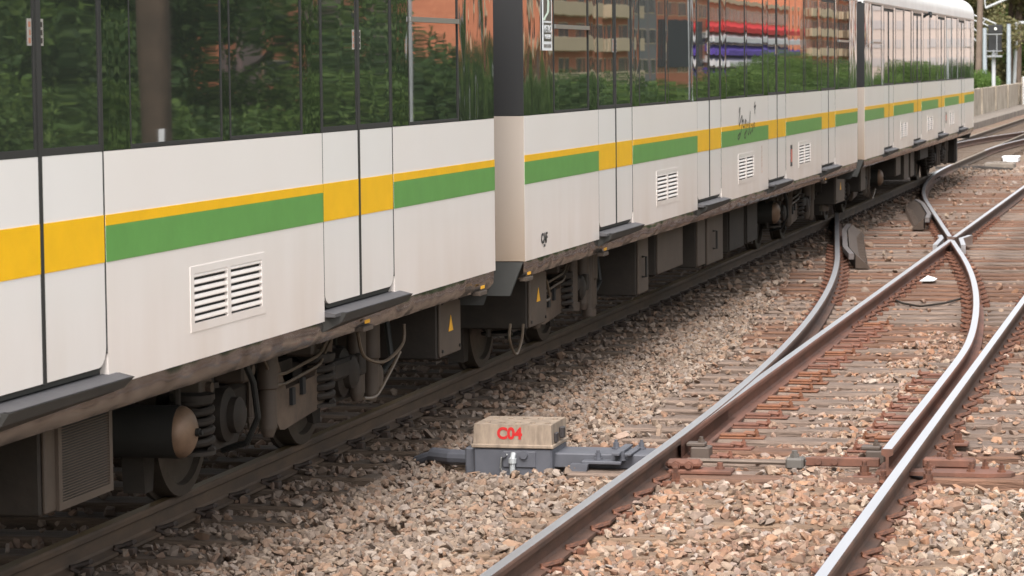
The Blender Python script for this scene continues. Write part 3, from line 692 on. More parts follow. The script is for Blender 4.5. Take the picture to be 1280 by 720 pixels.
STICK = mat('faded_sticker_red', lin((160, 104, 82)), rough=.6)
def build_car(label, s0):
    car = thing('railway_carriage', (XC, s0, 0), label, 'train car', 'carriages of the white metro train')
    def add(mb, name, mats, smooth=False): return mb.build(name, mats, car, smooth)
    # body shell: white lower side in bays, far side plain, ends and roof
    for (a, b) in BAYS:
        mb = MB()
        if (a, b) in BAYS[1:4]:            # a bay with the opening for its vent
            ys_ = [a+.002, a+1.075, a+2.185, b-.002]; zs_ = [ZB, 1.095, 1.395, ZW]
            vs = [(x, y, z) for x in (HW, HW-.04) for z in zs_ for y in ys_]; fs = []
            for i in range(3):
                for j in range(3):
                    q = [j*4+i, j*4+i+1, (j+1)*4+i+1, (j+1)*4+i]
                    if (i, j) != (1, 1): fs += [tuple(q), tuple(16+t for t in reversed(q))]
            rim = [(0, 1), (1, 2), (2, 3), (3, 7), (7, 11), (11, 15), (15, 14), (14, 13), (13, 12), (12, 8), (8, 4), (4, 0), (5, 6), (6, 10), (10, 9), (9, 5)]
            fs += [(p_, q_, 16+q_, 16+p_) for p_, q_ in rim]; mb.add(vs, fs)
        else: mb.box(HW-.04, HW, a+.002, b-.002, ZB, ZW)
        add(mb, 'body_panel', WHITE)
    mb = MB(); mb.box(HW-.1, HW-.04, 0, LEN, ZB, ZWT+.02); add(mb, 'inner_wall', BLACK)
    mb = MB(); mb.box(-HW, -HW+.06, 0, LEN, ZB, ZWT+.02); add(mb, 'far_side_wall', WHITE)
    mb = MB(); mb.box(-HW+.06, HW-.1, .05, LEN-.05, ZB, ZB+.06); add(mb, 'floor', UNDERDARK)
    for y0, y1 in ((0, .05), (LEN-.05, LEN)):
        mb = MB(); mb.box(-HW+.06, HW-.102, y0, y1, ZB, ZW); mb.box(HW-.102, HW-.002, y0 if y0 == 0 else y0, y1, ZB+.002, ZW-.002) if False else None
        e = add(mb, 'end_wall', ENDCREAM)
        mb = MB(); yy = y0-.004 if y0 == 0 else y1-.004
        mb.box(HW-.55, HW-.001, yy, yy+.008, ZB+.001, ZW); add(mb, 'corner_panel', ENDCREAM)
        mb = MB(); mb.box(-HW+.06, HW-.1, y0, y1, ZW, ZWT); mb.box(HW-.55, HW-.001, yy, yy+.008, ZW+.004, ZWT); add(mb, 'end_wall_upper', BLACK)
        mb = MB(); t = -1 if y0 == 0 else 1
        base = 0 if y0 == 0 else LEN
        mb.add([(HW-.01, base+t*.02, ZB-.004), (HW-.62, base+t*.02, ZB-.004), (HW-.74, base+t*.03, ZB-.24), (HW-.10, base+t*.03, ZB-.24)], [(0,1,2,3)])
        mb.add([(HW-.01, base+t*.05, ZB-.004), (HW-.62, base+t*.05, ZB-.004), (HW-.74, base+t*.06, ZB-.24), (HW-.10, base+t*.06, ZB-.24)], [(0,1,2,3)])
        add(mb, 'rubber_apron', APRON)
    # roof
    pr = [(HW, ZWT)]
    for i in range(9): t = i/8*math.pi/2; pr.append((HW-.34+.34*math.cos(t), ZWT+.12+.33*math.sin(t)))
    pr = pr+[(-q[0], q[1]) for q in reversed(pr)]
    mb = MB(); mb.prism(pr, 'xz', 0, LEN); add(mb, 'roof', ROOFWHITE, True)
    # stripes
    for (a, b) in BAYS:
        a2, b2 = a+.002, b-.002
        mb = MB(); mb.box(HW, HW+.0025, a2, b2, 1.655, 1.702); add(mb, 'yellow_stripe', YELLOW)
        mb = MB(); mb.box(HW, HW+.0025, a2, b2, 1.497, 1.6548); add(mb, 'green_stripe', GREEN)
    # window band in each bay
    for bi, (a, b) in enumerate(BAYS):
        segs = []
        if bi == 0: segs = [(.0, 1.0, 'end'), (1.0, 2.26, 'glass'), (2.26, 2.60, 'pillar')]
        elif bi == 4: segs = [(0, .37, 'pillar'), (.37, 1.58, 'glass'), (1.58, b-a, 'end')]
        else: segs = [(0, .33, 'pillar'), (.33, 1.585, 'glass'), (1.585, 1.70, 'mullion'), (1.70, 2.88, 'glass'), (2.88, b-a, 'pillar')]
        for (p0, p1, kd) in segs:
            if kd == 'glass':
                mb = MB(); y0, y1 = a+p0, a+p1
                mb.box(HW-.028, HW-.001, y0+.001, y0+.014, ZW+.004, ZWT); mb.box(HW-.028, HW-.001, y1-.014, y1-.001, ZW+.004, ZWT); mb.box(HW-.028, HW-.001, y0+.014, y1-.014, ZW+.004, ZW+.022); mb.box(HW-.028, HW-.001, y0+.014, y1-.014, ZWT-.02, ZWT)
                wn = add(mb, 'window', RUBBER)
                pane(p1-p0-.03, ZW+.022, ZWT-.02, GLASS, 'pane', wn, HW-.006, a+p0+.015)
                if bi in (0, 4):
                    mb = MB(); mb.box(HW-.006, HW+.012, y0+.02, y1-.02, 2.60, 2.63); mb.build('hopper_rail', ALU, wn)
            else:
                mt_ = {'end': ENDPANEL, 'pillar': DARKPANEL, 'mullion': DARKPANEL}[kd]
                pane(p1-p0-.004, ZW+.004, ZWT, mt_, {'end': 'end_panel', 'pillar': 'window_pillar', 'mullion': 'window_pillar'}[kd], car, HW-.003, a+p0+.002, .004 if kd == 'end' else .002)
    mb = MB(); mb.box(HW-.02, HW+.006, 0, LEN, ZWT+.002, ZWT+.03); add(mb, 'gutter', ALU)
    # doors
    for i, d in enumerate(DS):
        dr = inst(DSEAL, 'door', car, (0, d, 0))
        for k in (0, 1):
            y = .012 if k == 0 else DOORW/2+.018
            inst(LEAFM[k], 'leaf_panel', dr, (0, y, 0))
            mb = MB(); mb.box(HW-.003, HW-.0005, y+(.0 if k else .001), y+LW-.001, 1.497, 1.702)
            o = mb.build('yellow_band', YELLOW, dr)
            mb = MB(); z0, z1 = ZW+.002, 3.125
            mb.box(HW-.02, HW-.002, y, y+.022, z0, z1); mb.box(HW-.02, HW-.002, y+LW-.022, y+LW, z0, z1); mb.box(HW-.02, HW-.002, y+.022, y+LW-.022, z0, z0+.03); mb.box(HW-.02, HW-.002, y+.022, y+LW-.022, z1-.03, z1)
            mb.build('pane_frame', RUBBER, dr)
            pane(LW-.046, z0+.03, z1-.03, DOORGLASS, 'pane', dr, HW-.007, y+.023, .002)
            mb = MB(); yy = y+(LW-.075 if k == 0 else .012)
            mb.box(HW-.006, HW-.0035, yy, yy+.04, 2.43, 2.54)
            for q in range(3): mb.box(HW-.0034, HW-.0028, yy+.006+.008*(q % 2), yy+.03, 2.44+q*.033, 2.462+q*.033, 1)
            mb.build('sticker', [mat('sticker_grey', lin((150, 146, 140)), rough=.6), STICK if k == 0 else UNDER], dr)
        inst(STEP, 'door_step', car, (0, d, 0))
        mb = MB(); mb.box(HW-.02, HW+.004, d-.02, d+DOORW+.02, 3.138, 3.166); add(mb, 'door_header', ALU)
    # vents
    for i in (0, 1, 2):
        y = DS[i]+DOORW+1.07
        vn = inst(VENT, 'vent', car, (.0, y, 0))
        for c in (0, 1):
            for q in range(7):
                inst(SLAT, 'slat', vn, (HW-.001, .055+c*.53, 1.357-q*.0345))
    # skirt below the body
    mb = MB(); n = 60
    prof = [(HW-.012, ZB-.001), (HW-.006, ZB-.03), (HW-.016, ZB-.085), (HW-.05, ZB-.125)]
    vs = []; r = random.Random(int(s0*10))
    for i in range(n+1):
        y = .0+LEN*i/n
        for j, (x, z) in enumerate(prof): vs.append((x+(r.uniform(-.007, .004) if j else 0), y, z))
    mb.add(vs, [(i*4+j, i*4+j+1, (i+1)*4+j+1, (i+1)*4+j) for i in range(n) for j in range(3)])
    sk = mb.build('skirt', SKIRT, car, False)
    sk.data.polygons.foreach_set('use_smooth', [True]*len(sk.data.polygons))
    mb = MB(); mb.box(-HW+.1, HW-.2, .3, LEN-.3, .80, ZB-.01); add(mb, 'underframe', UNDERDARK)
    return car
def place_local(car, s0): return lambda mb, name, mats, smooth=False: mb.build(name, mats, car, smooth)
s_car = [19.89-PITCH_S, 19.89, 19.89+PITCH_S]
cars = [build_car('white metro carriage nearest the camera, with wide yellow doors and one large side vent', s_car[0]),
        build_car('middle white metro carriage with an upright emblem plate and scribbled lettering', s_car[1]),
        build_car('farthest white metro carriage with its roof in view', s_car[2])]

# bogies (part of the carriage)
def wheel_mesh():
    mb = MB(); mb.lathe([(-.07, .46), (-.045, .46), (-.04, .435), (.06, .43), (.065, .37), (.03, .36), (.015, .2), (.05, .12), (.12, .11), (.12, 0)], (0,0,0), (1,0,0), 36)
    return mb.mesh('wheel', WHEELSTEEL, True)
WHEEL = wheel_mesh()
def spring_mesh():
    mb = MB(); pts = []
    for i in range(61): t = i/12*2*math.pi/1.0; pts.append((.10*math.cos(t*1.0), .10*math.sin(t*1.0), .02+i/60*.27))
    mb.tube(pts, .022, 8); mb.lathe([(0, .12), (.02, .12)], (0,0,0), (0,0,1), 20); mb.lathe([(0, .12), (.03, .12)], (0,0,.29), (0,0,1), 20)
    return mb.mesh('coil_spring', UNDER, True)
SPRING = spring_mesh()
def tank_mesh():
    mb = MB(); pr = [(-.6, .137), (0, .137)]
    for i in range(1, 9): t = i/8*math.pi/2; pr.append((.085*math.sin(t), .137*math.cos(t)))
    mb.lathe([(-.6, .137), (-.001, .139)], (0,0,0), (1,0,0), 28, 1); mb.lathe(pr[1:], (0,0,0), (1,0,0), 28, 0)
    mb.lathe([(.08, .022), (.105, .022), (.105, .014), (.12, .014)], (0,0,0), (1,0,0), 10, 1)
    return mb.mesh('air_reservoir', [BRONZE, UNDERDARK], True)
TANK = tank_mesh()
def damper_mesh():
    mb = MB(); mb.lathe([(0, .03), (.04, .045), (.05, .045), (.05, .052), (.27, .052), (.28, .062), (.56, .062), (.56, .04), (.62, .04)], (0,0,0), (0,0,1), 16); return mb.mesh('damper', UNDERLIGHT, True)
DAMPER = damper_mesh()
def plate_mesh():
    mb = MB(); mb.prism([(-.62, .64), (-.55, .32), (-.48, .26), (-.40, .25), (.35, .30), (.48, .37), (.60, .72), (.45, .72), (.20, .50), (-.35, .48), (-.5, .66)], 'yz', -.03, .03)
    mb.box(.03, .05, -.30, -.24, .38, .48, 1); mb.box(.03, .05, -.10, -.04, .42, .52, 1)
    return mb.mesh('side_frame', [mat('dusty_side_frame', lin((102, 85, 71)), rough=.7, col2=lin((72, 59, 49)), vscale=5), BLACK])
PLATE = plate_mesh()
def bogie(car, cl):
    """cl: local centre along the carriage"""
    bg_ = bpy.data.objects.new('bogie', None)
    mb = MB(); mb.box(-1.0, 1.0, cl-.3, cl+.3, .45, .62); mb.box(.86, 1.0, cl-1.5, cl+1.5, .42, .58, b=.03); mb.box(-1.0, -.86, cl-1.5, cl+1.5, .42, .58, b=.03)
    bg_ = mb.build('bogie', UNDER, car)
    for sy in (-1.1, 1.1):
        for sx in (1, -1):
            inst(WHEEL, 'wheel', bg_, (sx*.7525, cl+sy, .43), (0, 0, 0 if sx > 0 else math.pi))
        mb = MB(); mb.tube([(-.7, cl+sy, .43), (.7, cl+sy, .43)], .08, 12); mb.build('axle', UNDERDARK, bg_)
        mb = MB(); mb.lathe([(.86, .17), (1.0, .17), (1.0, .15), (1.08, .15), (1.10, .10), (1.14, .10), (1.16, .07)], (0, cl+sy, .45), (1,0,0), 20); mb.prism([(cl+sy-.26, .27), (cl+sy+.26, .27), (cl+sy+.32, .35), (cl+sy-.32, .35)], 'yz', .9, 1.04); mb.build('axle_box', UNDER, bg_, True)
        inst(SPRING, 'coil_spring', bg_, (1.05, cl+sy-.5, .30))
        inst(DAMPER, 'damper', bg_, (1.10, cl+sy+(.62 if sy < 0 else .2), .25))
    inst(DAMPER, 'damper', bg_, (1.12, cl+1.55, .22))
    inst(PLATE, 'side_frame', bg_, (1.06, cl+.25, 0))
    mb = MB()
    for q in (0, .06):
        mb = MB(); mb.tube([(1.12, cl-.6, .76-q), (1.12, cl-.42, .61-q), (1.12, cl-.36, .59-q), (1.12, cl-.2, .585-q), (1.12, cl+.40, .62-q), (1.12, cl+.48, .635-q), (1.12, cl+.75, .78-q)], .010, 6); mb.build('brake_pipe', PIPE, bg_, True)
    mb = MB(); mb.box(1.0, 1.14, cl+.70, cl+1.25, .43, .55, b=.02); mb.box(1.12, 1.16, cl+1.2, cl+1.32, .42, .56, b=.01); mb.build('yaw_link', UNDER, bg_)
    mb = MB(); mb.prism([(cl+1.28, .1), (cl+1.42, .1), (cl+1.45, .3), (cl+1.30, .36), (cl+1.22, .3)], 'yz', .7, .82); mb.build('brake_shoe', UNDER, bg_); mb = MB(); mb.prism([(cl-1.72, .1), (cl-1.6, .1), (cl-1.55, .36), (cl-1.75, .36)], 'yz', .7, .82); mb.build('brake_shoe', UNDER, bg_)
    for q, (yy, z0, z1, rr) in enumerate(((-1.75, .3, .8, .02), (-.55, .3, .82, .022), (.95, .5, .82, .03), (1.72, .25, .8, .018), (-1.3, .58, .82, .05), (.0, .7, .82, .09))):
        mb = MB(); mb.tube([(1.02, cl+yy, z0), (1.02, cl+yy, z1)], rr, 8); mb.lathe([(0, rr*1.5), (.03, rr*1.5)], (1.02, cl+yy, z0+.04), (0,0,1), 8); mb.build('support_rod', UNDERLIGHT if q % 2 else UNDER, bg_, True)
    for yy, zz in ((-1.45, .64), (-.75, .66), (.55, .68), (1.6, .6)):
        mb = MB(); mb.box(.9, 1.08, cl+yy-.09, cl+yy+.09, zz-.07, zz+.07, b=.015); mb.lathe([(0, .03), (.03, .03)], (1.08, cl+yy, zz), (1,0,0), 8); mb.build('bracket', UNDERLIGHT, bg_)
    mb = MB(); mb.tube([(1.1, cl-.95, .78), (1.14, cl-.85, .6), (1.14, cl-.78, .4), (1.06, cl-.74, .25), (.9, cl-.7, .2)], .018, 8); mb.build('hose', RUBBER, bg_); mb = MB(); mb.tube([(1.0, cl+1.7, .8), (1.06, cl+1.75, .5), (1.08, cl+1.95, .36), (1.06, cl+2.25, .42), (1.0, cl+2.3, .8)], .02, 8); mb.build('hose', RUBBER, bg_)
    return bg_
for ci, c in enumerate(cars):
    bogie(c, 3.0); bogie(c, LEN-2.95)
def loc(ci, p): return Vector((p.x-XC, p.y-s_car[ci], p.z))
def smooth_path(P, k=5):
    P = [Vector(p) for p in P]; Q = []
    for i in range(len(P)-1):
        p0 = P[max(i-1, 0)]; p1 = P[i]; p2 = P[i+1]; p3 = P[min(i+2, len(P)-1)]
        for t in range(k):
            u = t/k; Q.append(.5*((2*p1)+(p2-p0)*u+(2*p0-5*p1+4*p2-p3)*u*u+(3*p1-p0-3*p2+p3)*u**3))
    return Q+[P[-1]]
def tank(ci, px, py, X=-5.12):
    inst(TANK, 'air_reservoir', cars[ci], loc(ci, PX(px, py, X)))
tank(0, 226, 540); tank(1, 768, 338); tank(1, 967, 266); tank(2, 1098, 222)
def ubox(ci, x0, x1, y0, y1, X, depth, name='equipment_box', m1=UNDERLIGHT, deco=None, zlow=None):
    """side panel seen between pixels (x0,y of bottom y0) and (x1,y1) on plane X; reaches up to the underframe"""
    a = loc(ci, PX(x0, y0, X)); b = loc(ci, PX(x1, y1, X)); zb = min(a.z, b.z) if zlow is None else zlow
    mb = MB(); mb.box(a.x-depth, a.x-.02, a.y, b.y, zb, .82, 0, b=.01); mb.box(a.x-.02, a.x, a.y+.015, b.y-.015, zb+.012, .815, 1, b=.006)
    o = mb.build(name, [UNDER, m1], cars[ci])
    if deco == 'warn':
        w_ = MB(); yc = a.y+(b.y-a.y)*.5; zc = zb+(.82-zb)*.52
        w_.prism([(yc-.06, zc-.05), (yc+.06, zc-.05), (yc, zc+.055)], 'yz', a.x+.0005, a.x+.003); w_.build('warning_sign', WARN, o)
        w_ = MB()
        for yy in (a.y+.06, b.y-.06):
            for zz in (zb+.05, .77): w_.lathe([(0,.012),(.008,.012)], (a.x, yy, zz), (1,0,0), 6)
        w_.build('bolt', UNDERDARK, o)
    if deco == 'handle':
        w_ = MB(); yc = a.y+(b.y-a.y)*.35; w_.tube([(a.x, yc, zb+.16), (a.x+.04, yc, zb+.16), (a.x+.04, yc, zb+.34), (a.x, yc, zb+.34)], .012, 6); w_.build('handle', UNDERDARK, o)
    return o, a, b, zb
# grille box at the left edge of the picture
o, a, b, zb = ubox(0, 56, 138, 640, 615, -4.86, .9)
g = MB(); n = 26
for i in range(n):
    z = zb+.05+(.80-zb-.08)*i/n; g.box(a.x-.002, a.x+.012, a.y+.17, b.y-.04, z, z+.006)
g.build('grille', UNDERLIGHT, o)
g = MB(); g.box(a.x+.0005, a.x+.003, a.y+.17, b.y-.04, zb+.045, .80); g.build('grille_back', BLACK, o)
g = MB()
for (y0, y1, z0, z1) in ((a.y+.13, a.y+.17, zb+.01, .81), (b.y-.04, b.y, zb+.01, .81), (a.y+.17, b.y-.04, zb+.01, zb+.045)): g.box(a.x, a.x+.016, y0, y1, z0, z1)
g.build('grille_frame', UNDERLIGHT, o)
ubox(0, 550, 577, 450, 437, -4.86, .8, deco='warn')
ubox(1, 662, 684, 412, 402, -4.86, .8, deco='warn')
ubox(1, 798, 811, 370, 362, -4.86, .8, deco='handle')
ubox(1, 822, 854, 345, 330, -4.86, .25)
ubox(1, 872, 882, 335, 331, -4.86, .8)
ubox(1, 884, 904, 333, 318, -4.86, .5, deco='handle')
ubox(1, 912, 930, 316, 308, -5.0, .5, m1=UNDER)
ubox(1, 934, 947, 305, 300, -5.0, .5, m1=UNDER)
ubox(1, 1045, 1056, 256, 250, -4.9, .8, deco='warn')
ubox(2, 1076, 1082, 240, 237, -4.9, .6)
ubox(2, 1120, 1126, 221, 218, -4.9, .5)
ubox(2, 1130, 1136, 225, 222, -5.0, .5); ubox(2, 1138, 1143, 222, 219, -5.0, .5)
ubox(2, 1150, 1160, 200, 197, -4.9, .5, m1=UNDER)
for ci, px, py in ((1, 715, 385), (1, 736, 392), (1, 1030, 262), (2, 1172, 205)):
    p = loc(ci, PX(px, py, -5.08)); mb = MB(); mb.tube([(p.x, p.y, max(.2, p.z)), (p.x, p.y, .82)], .05, 12); mb.tube([(p.x, p.y, max(.2, p.z)-.02), (p.x, p.y, max(.2, p.z)+.05)], .065, 12); mb.build('damper_tube', UNDERLIGHT, cars[ci], True)
for ci, px, py in ((0, 470, 470),):
    p = loc(ci, PX(px, py, -5.1)); mb = MB(); mb.lathe([(-.2, .09), (0, .09), (.03, .07), (.04, .0)], p, (1,0,0), 16); mb.build('small_reservoir', UNDERLIGHT, cars[ci], True)
for ci, pts in ((0, [(505, 405), (503, 430), (480, 452), (455, 445), (447, 415)]), (0, [(500, 440), (485, 470), (470, 495), (455, 498)]), (1, [(638, 405), (637, 425), (645, 443), (652, 425), (654, 405)]), (1, [(683, 350), (687, 372), (680, 376)]), (1, [(1085, 235), (1090, 248), (1094, 236)])):
    mb = MB(); mb.tube(smooth_path([loc(ci, PX(x, y, -4.9)) for x, y in pts]), .011, 6); mb.build('hose', PIPE, cars[ci])
# coupler and gangway between cars
for k in (0, 1):
    mb = MB(); y0 = LEN; mb.box(-.7, .7, y0+.02, y0+.86, 1.1, 3.1); mb.build('gangway_bellows', BLACK, cars[k])
    mb = MB(); mb.tube([(0, LEN-.3, .62), (0, LEN+1.2, .62)], .11, 12); mb.box(-.3, 1.05, LEN-.25, LEN-.1, .5, .8); mb.build('coupler', UNDER, cars[k])
    mb = MB(); mb.box(.4, 1.15, LEN-.42, LEN-.36, .55, .8, b=.01); mb.build('buffer_beam', UNDER, cars[k])
# lifting lugs with orange marks under the skirt
for ci, px, py in ((0, 460, 411), (0, 604, 367), (1, 662, 349), (1, 757, 318), (1, 1032, 228)):
    p = loc(ci, PX(px, py, XS)); mb = MB(); mb.box(HW-.05, HW+.004, p.y-.10, p.y+.10, p.z-.01, p.z+.018, b=.003); lg = mb.build('lifting_lug', UNDERLIGHT, cars[ci])
    mb = MB(); mb.box(HW+.001, HW+.004, p.y-.07, p.y+.03, p.z+.035, p.z+.055); mb.build('orange_mark', WARN, lg)
# writing and marks on the carriages
def side_text(ci, body, size, px, py, material, sx=1., bold=0., rot=0.):
    p = loc(ci, PX(px, py, XS)); me = text_mesh('lettering', body, size, material, bold)
    o = bpy.data.objects.new('lettering', me); COL.objects.link(o); o.parent = cars[ci]
    M = Matrix(((0, 0, 1, HW+.004), (1, 0, 0, p.y), (0, 1, 0, p.z), (0, 0, 0, 1)))
    o.matrix_local = M @ Matrix.Rotation(rot, 4, 'Z') @ Matrix.Diagonal((sx, 1, 1, 1)); return o
INK = mat('ink_black', (.02, .02, .022), rough=.5)
side_text(1, 'CAF', .10, 680, 298, INK, 1.1, .004)
side_text(1, '3 003', .028, 680, 307, INK)
REDINK = mat('faded_red', lin((190, 110, 96)), rough=.6)
side_text(1, 'EMERGENCIA', .05, 952, 199, mat('faded_brown_ink', lin((170, 140, 126)), rough=.6), 1., 0, math.pi/2)
for ci, x0, x1, y0, y1 in ((1, 988, 990, 181, 208), (2, 1182, 1183, 140, 154)):
    a = loc(ci, PX(x0, y1, XS)); b = loc(ci, PX(x1, y0, XS)); mb = MB(); mb.box(HW, HW+.004, a.y, b.y, a.z, b.z, 0); mb.box(HW+.004, HW+.006, a.y+.01, b.y-.01, a.z+.05, b.z-.05, 1); mb.build('emergency_plate', [INK, REDINK], cars[ci])
# emblem plate: white border, dark field, pale wavy band, small lettering below
a = loc(1, PX(678, 63, XS)); b = loc(1, PX(689, 1, XS))
pl = MB(); pl.box(HW, HW+.004, a.y, b.y, a.z, a.z+.58); plate = pl.build('emblem_plate', WHITEPOST, cars[1])
W_ = b.y-a.y; H_ = .58; X1 = HW+.0045
mb = MB(); mb.box(X1, X1+.001, a.y+.03, b.y-.03, a.z+H_*.37, a.z+H_-.012); mb.box(X1, X1+.001, a.y+.03, b.y-.03, a.z+H_*.115, a.z+H_*.345); mb.build('emblem_field', mat('emblem_dark', lin((44, 52, 50)), rough=.3), plate)
mb = MB(); zz = [H_-.02, H_*.80, H_*.68, H_*.60, H_*.50, H_*.375]; yy = [.06, .70, .42, .62, .60, .06]
import itertools
pts = []
for i in range(41):
    t = i/40*5; j = min(4, int(t)); f_ = t-j; f2 = f_*f_*(3-2*f_)
    pts.append((a.y+.03+(W_-.06)*(yy[j]+(yy[j+1]-yy[j])*f2), a.z+zz[j]+(zz[j+1]-zz[j])*f_))
for p, q in zip(pts[:-1], pts[1:]): mb.prism([(p[0]-.03, p[1]), (p[0]+.03, p[1]), (q[0]+.03, q[1]), (q[0]-.03, q[1])], 'yz', X1+.001, X1+.002)
mb.build('emblem_band', mat('emblem_mint', lin((206, 228, 214)), rough=.3), plate)
for body, size, fz in (('METRO', .075, .265), ('MEDELLIN', .043, .17)):
    me = text_mesh('lettering', body, size, WHITEPOST, .001); o = bpy.data.objects.new('lettering', me); COL.objects.link(o); o.parent = plate
    o.matrix_local = Matrix(((0, 0, 1, X1+.0022), (1, 0, 0, (a.y+b.y)/2), (0, 1, 0, a.z+H_*fz), (0, 0, 0, 1)))
mb = MB()
for q in range(6): mb.box(X1, X1+.001, a.y+.03+q*(W_-.06)/6, a.y+.03+(q+.6)*(W_-.06)/6, a.z+.02, a.z+.045)
mb.build('emblem_small_print', UNDERLIGHT, plate)
# scribbled signature
def strokes(ci, lines, r, material, name):
    mb = MB()
    for ln in lines:
        P = [loc(ci, PX(x, y, XS)) for x, y in ln]
        Q = []
        for i in range(len(P)-1):
            for t in range(4):
                p0 = P[max(i-1, 0)]; p1 = P[i]; p2 = P[i+1]; p3 = P[min(i+2, len(P)-1)]; u = t/4
                Q.append(.5*((2*p1)+(p2-p0)*u+(2*p0-5*p1+4*p2-p3)*u*u+(3*p1-p0-3*p2+p3)*u**3))
        Q.append(P[-1]); Q = [Vector((HW+.003, q.y, q.z)) for q in Q]
        for p, q in zip(Q[:-1], Q[1:]):
            d = Vector((0, q.y-p.y, q.z-p.z)); nrm = Vector((0, -d.z, d.y)); nrm = nrm.normalized()*r if d.length > 1e-6 else Vector((0, r, 0))
            mb.add([p-nrm, p+nrm, q+nrm, q-nrm], [(0,1,2,3)])
    return mb.build(name, material, cars[ci])
strokes(1, [[(923.5, 141), (924.5, 135), (925, 138), (923.5, 150), (924, 158)], [(924, 157), (927, 145), (927.5, 150), (926, 165), (923, 174), (922, 171), (925, 166)], [(927, 153), (929, 150), (928.5, 157), (930, 159), (931, 152), (932, 150), (932, 160)], [(932.5, 150), (932, 168), (931, 173), (930, 169), (933, 163)], [(934, 158), (935, 152), (934.5, 165), (936, 166), (937.5, 139), (937, 158), (937.5, 167), (939, 163)], [(939, 157), (940, 156), (940, 165), (942, 154), (943, 156), (942.5, 160)], [(943.5, 127), (943, 132), (944, 134), (943, 138), (943.5, 142)], [(942.3, 134), (944.6, 132)]], .011, INK, 'scribbled_signature')
# camera pod on the far car
p = loc(2, PX(1161, 17, XS)); mb = MB(); mb.box(HW, HW+.045, p.y-.08, p.y+.15, p.z-.035, p.z+.035, b=.012); mb.tube([(HW+.03, p.y-.06, p.z-.02), (HW+.05, p.y-.2, p.z-.05)], .028, 10); mb.build('side_camera', BLACK, cars[2], True)
# nose fairing at the very end of the train
mb = MB(); mb.box(-1.2, 1.25, LEN-.2, LEN+.15, .2, .9, b=.04); mb.build('end_fairing', UNDER, cars[2])

# ------------------------------------------------------------------ trees and shrubs
def leaf_cloud(seed, clumps, leaf, per):
    r = np.random.default_rng(seed); V = []
    for (cx, cy, cz, rad) in clumps:
        n = int(per*rad*rad)
        p = r.normal(size=(n, 3)); p /= np.linalg.norm(p, axis=1)[:, None]; p *= rad*r.uniform(.45, 1.08, (n, 1)); p[:, 2] *= .8; p += (cx, cy, cz)
        a = r.normal(size=(n, 3)); a /= np.linalg.norm(a, axis=1)[:, None]
        b_ = np.cross(a, r.normal(size=(n, 3))); b_ /= np.linalg.norm(b_, axis=1)[:, None]
        l = leaf*r.uniform(.6, 1.4, (n, 1)); ww = l*.5
        V.append(np.stack([p-a*l, p+b_*ww, p+a*l, p-b_*ww], 1).reshape(-1, 3))
    V = np.concatenate(V); n = len(V)//4
    me = bpy.data.meshes.new('crown'); me.vertices.add(len(V)); me.vertices.foreach_set('co', V.astype(np.float32).ravel())
    me.loops.add(n*4); me.loops.foreach_set('vertex_index', np.arange(n*4, dtype=np.int32)); me.polygons.add(n); me.polygons.foreach_set('loop_start', np.arange(0, n*4, 4, dtype=np.int32))
    me.update(calc_edges=True); return me
def tree_meshes(seed, h, cr, leaf, per, lm, low=.3):
    r = random.Random(seed); mb = MB(); tr_h = h*.55
    tp = [(0, 0, 0), (r.uniform(-.1, .1)*h*.2, r.uniform(-.1, .1)*h*.2, tr_h*.5), (r.uniform(-.1, .1)*h*.3, r.uniform(-.1, .1)*h*.3, tr_h)]
    mb.tube(tp, h*.03, 10, r2=h*.016); cl = []
    for i in range(13):
        ang = i*2.4+r.uniform(-.3, .3); rr = cr*r.uniform(.35, .95); zz = h*(low+(1-low)*r.random()*.92)
        p = Vector((rr*math.cos(ang), rr*math.sin(ang), zz)); cl.append((*p, cr*r.uniform(.3, .5)))
        b0 = Vector(tp[1]).lerp(Vector(tp[2]), r.uniform(.0, 1)); mb.tube([b0, b0.lerp(p, .5)+Vector((0, 0, h*.03)), p], h*.010, 6, r2=h*.003)
    cl.append((0, 0, h*.9, cr*.5))
    trunk = mb.mesh('trunk', BARK, True); cw = leaf_cloud(seed, cl, leaf, per); cw.materials.append(lm); return trunk, cw
TREES = [tree_meshes(1, 10, 3.6, .085, 1250, LEAF, .2), tree_meshes(2, 12, 4.2, .09, 1100, LEAFD, .2), tree_meshes(3, 9, 3.4, .12, 760, LEAFO, .15), tree_meshes(4, 11, 4.0, .09, 1100, LEAF, .1)]
SHRUBS = [tree_meshes(11, 3.2, 1.9, .05, 4200, LEAF, .08), tree_meshes(12, 3.0, 2.1, .05, 4000, LEAFD, .06), tree_meshes(13, 2.8, 2.0, .055, 3600, LEAF, .05)]
def plant(kind, lib, loc_, sc_, rz, label, cat, group):
    t = thing(kind, loc_, label, cat, group)
    inst(lib[0], 'trunk' if cat == 'tree' else 'stem', t, (0,0,0), (0,0,rz), sc_); inst(lib[1], 'crown' if cat == 'tree' else 'foliage', t, (0,0,0), (0,0,rz), sc_); return t
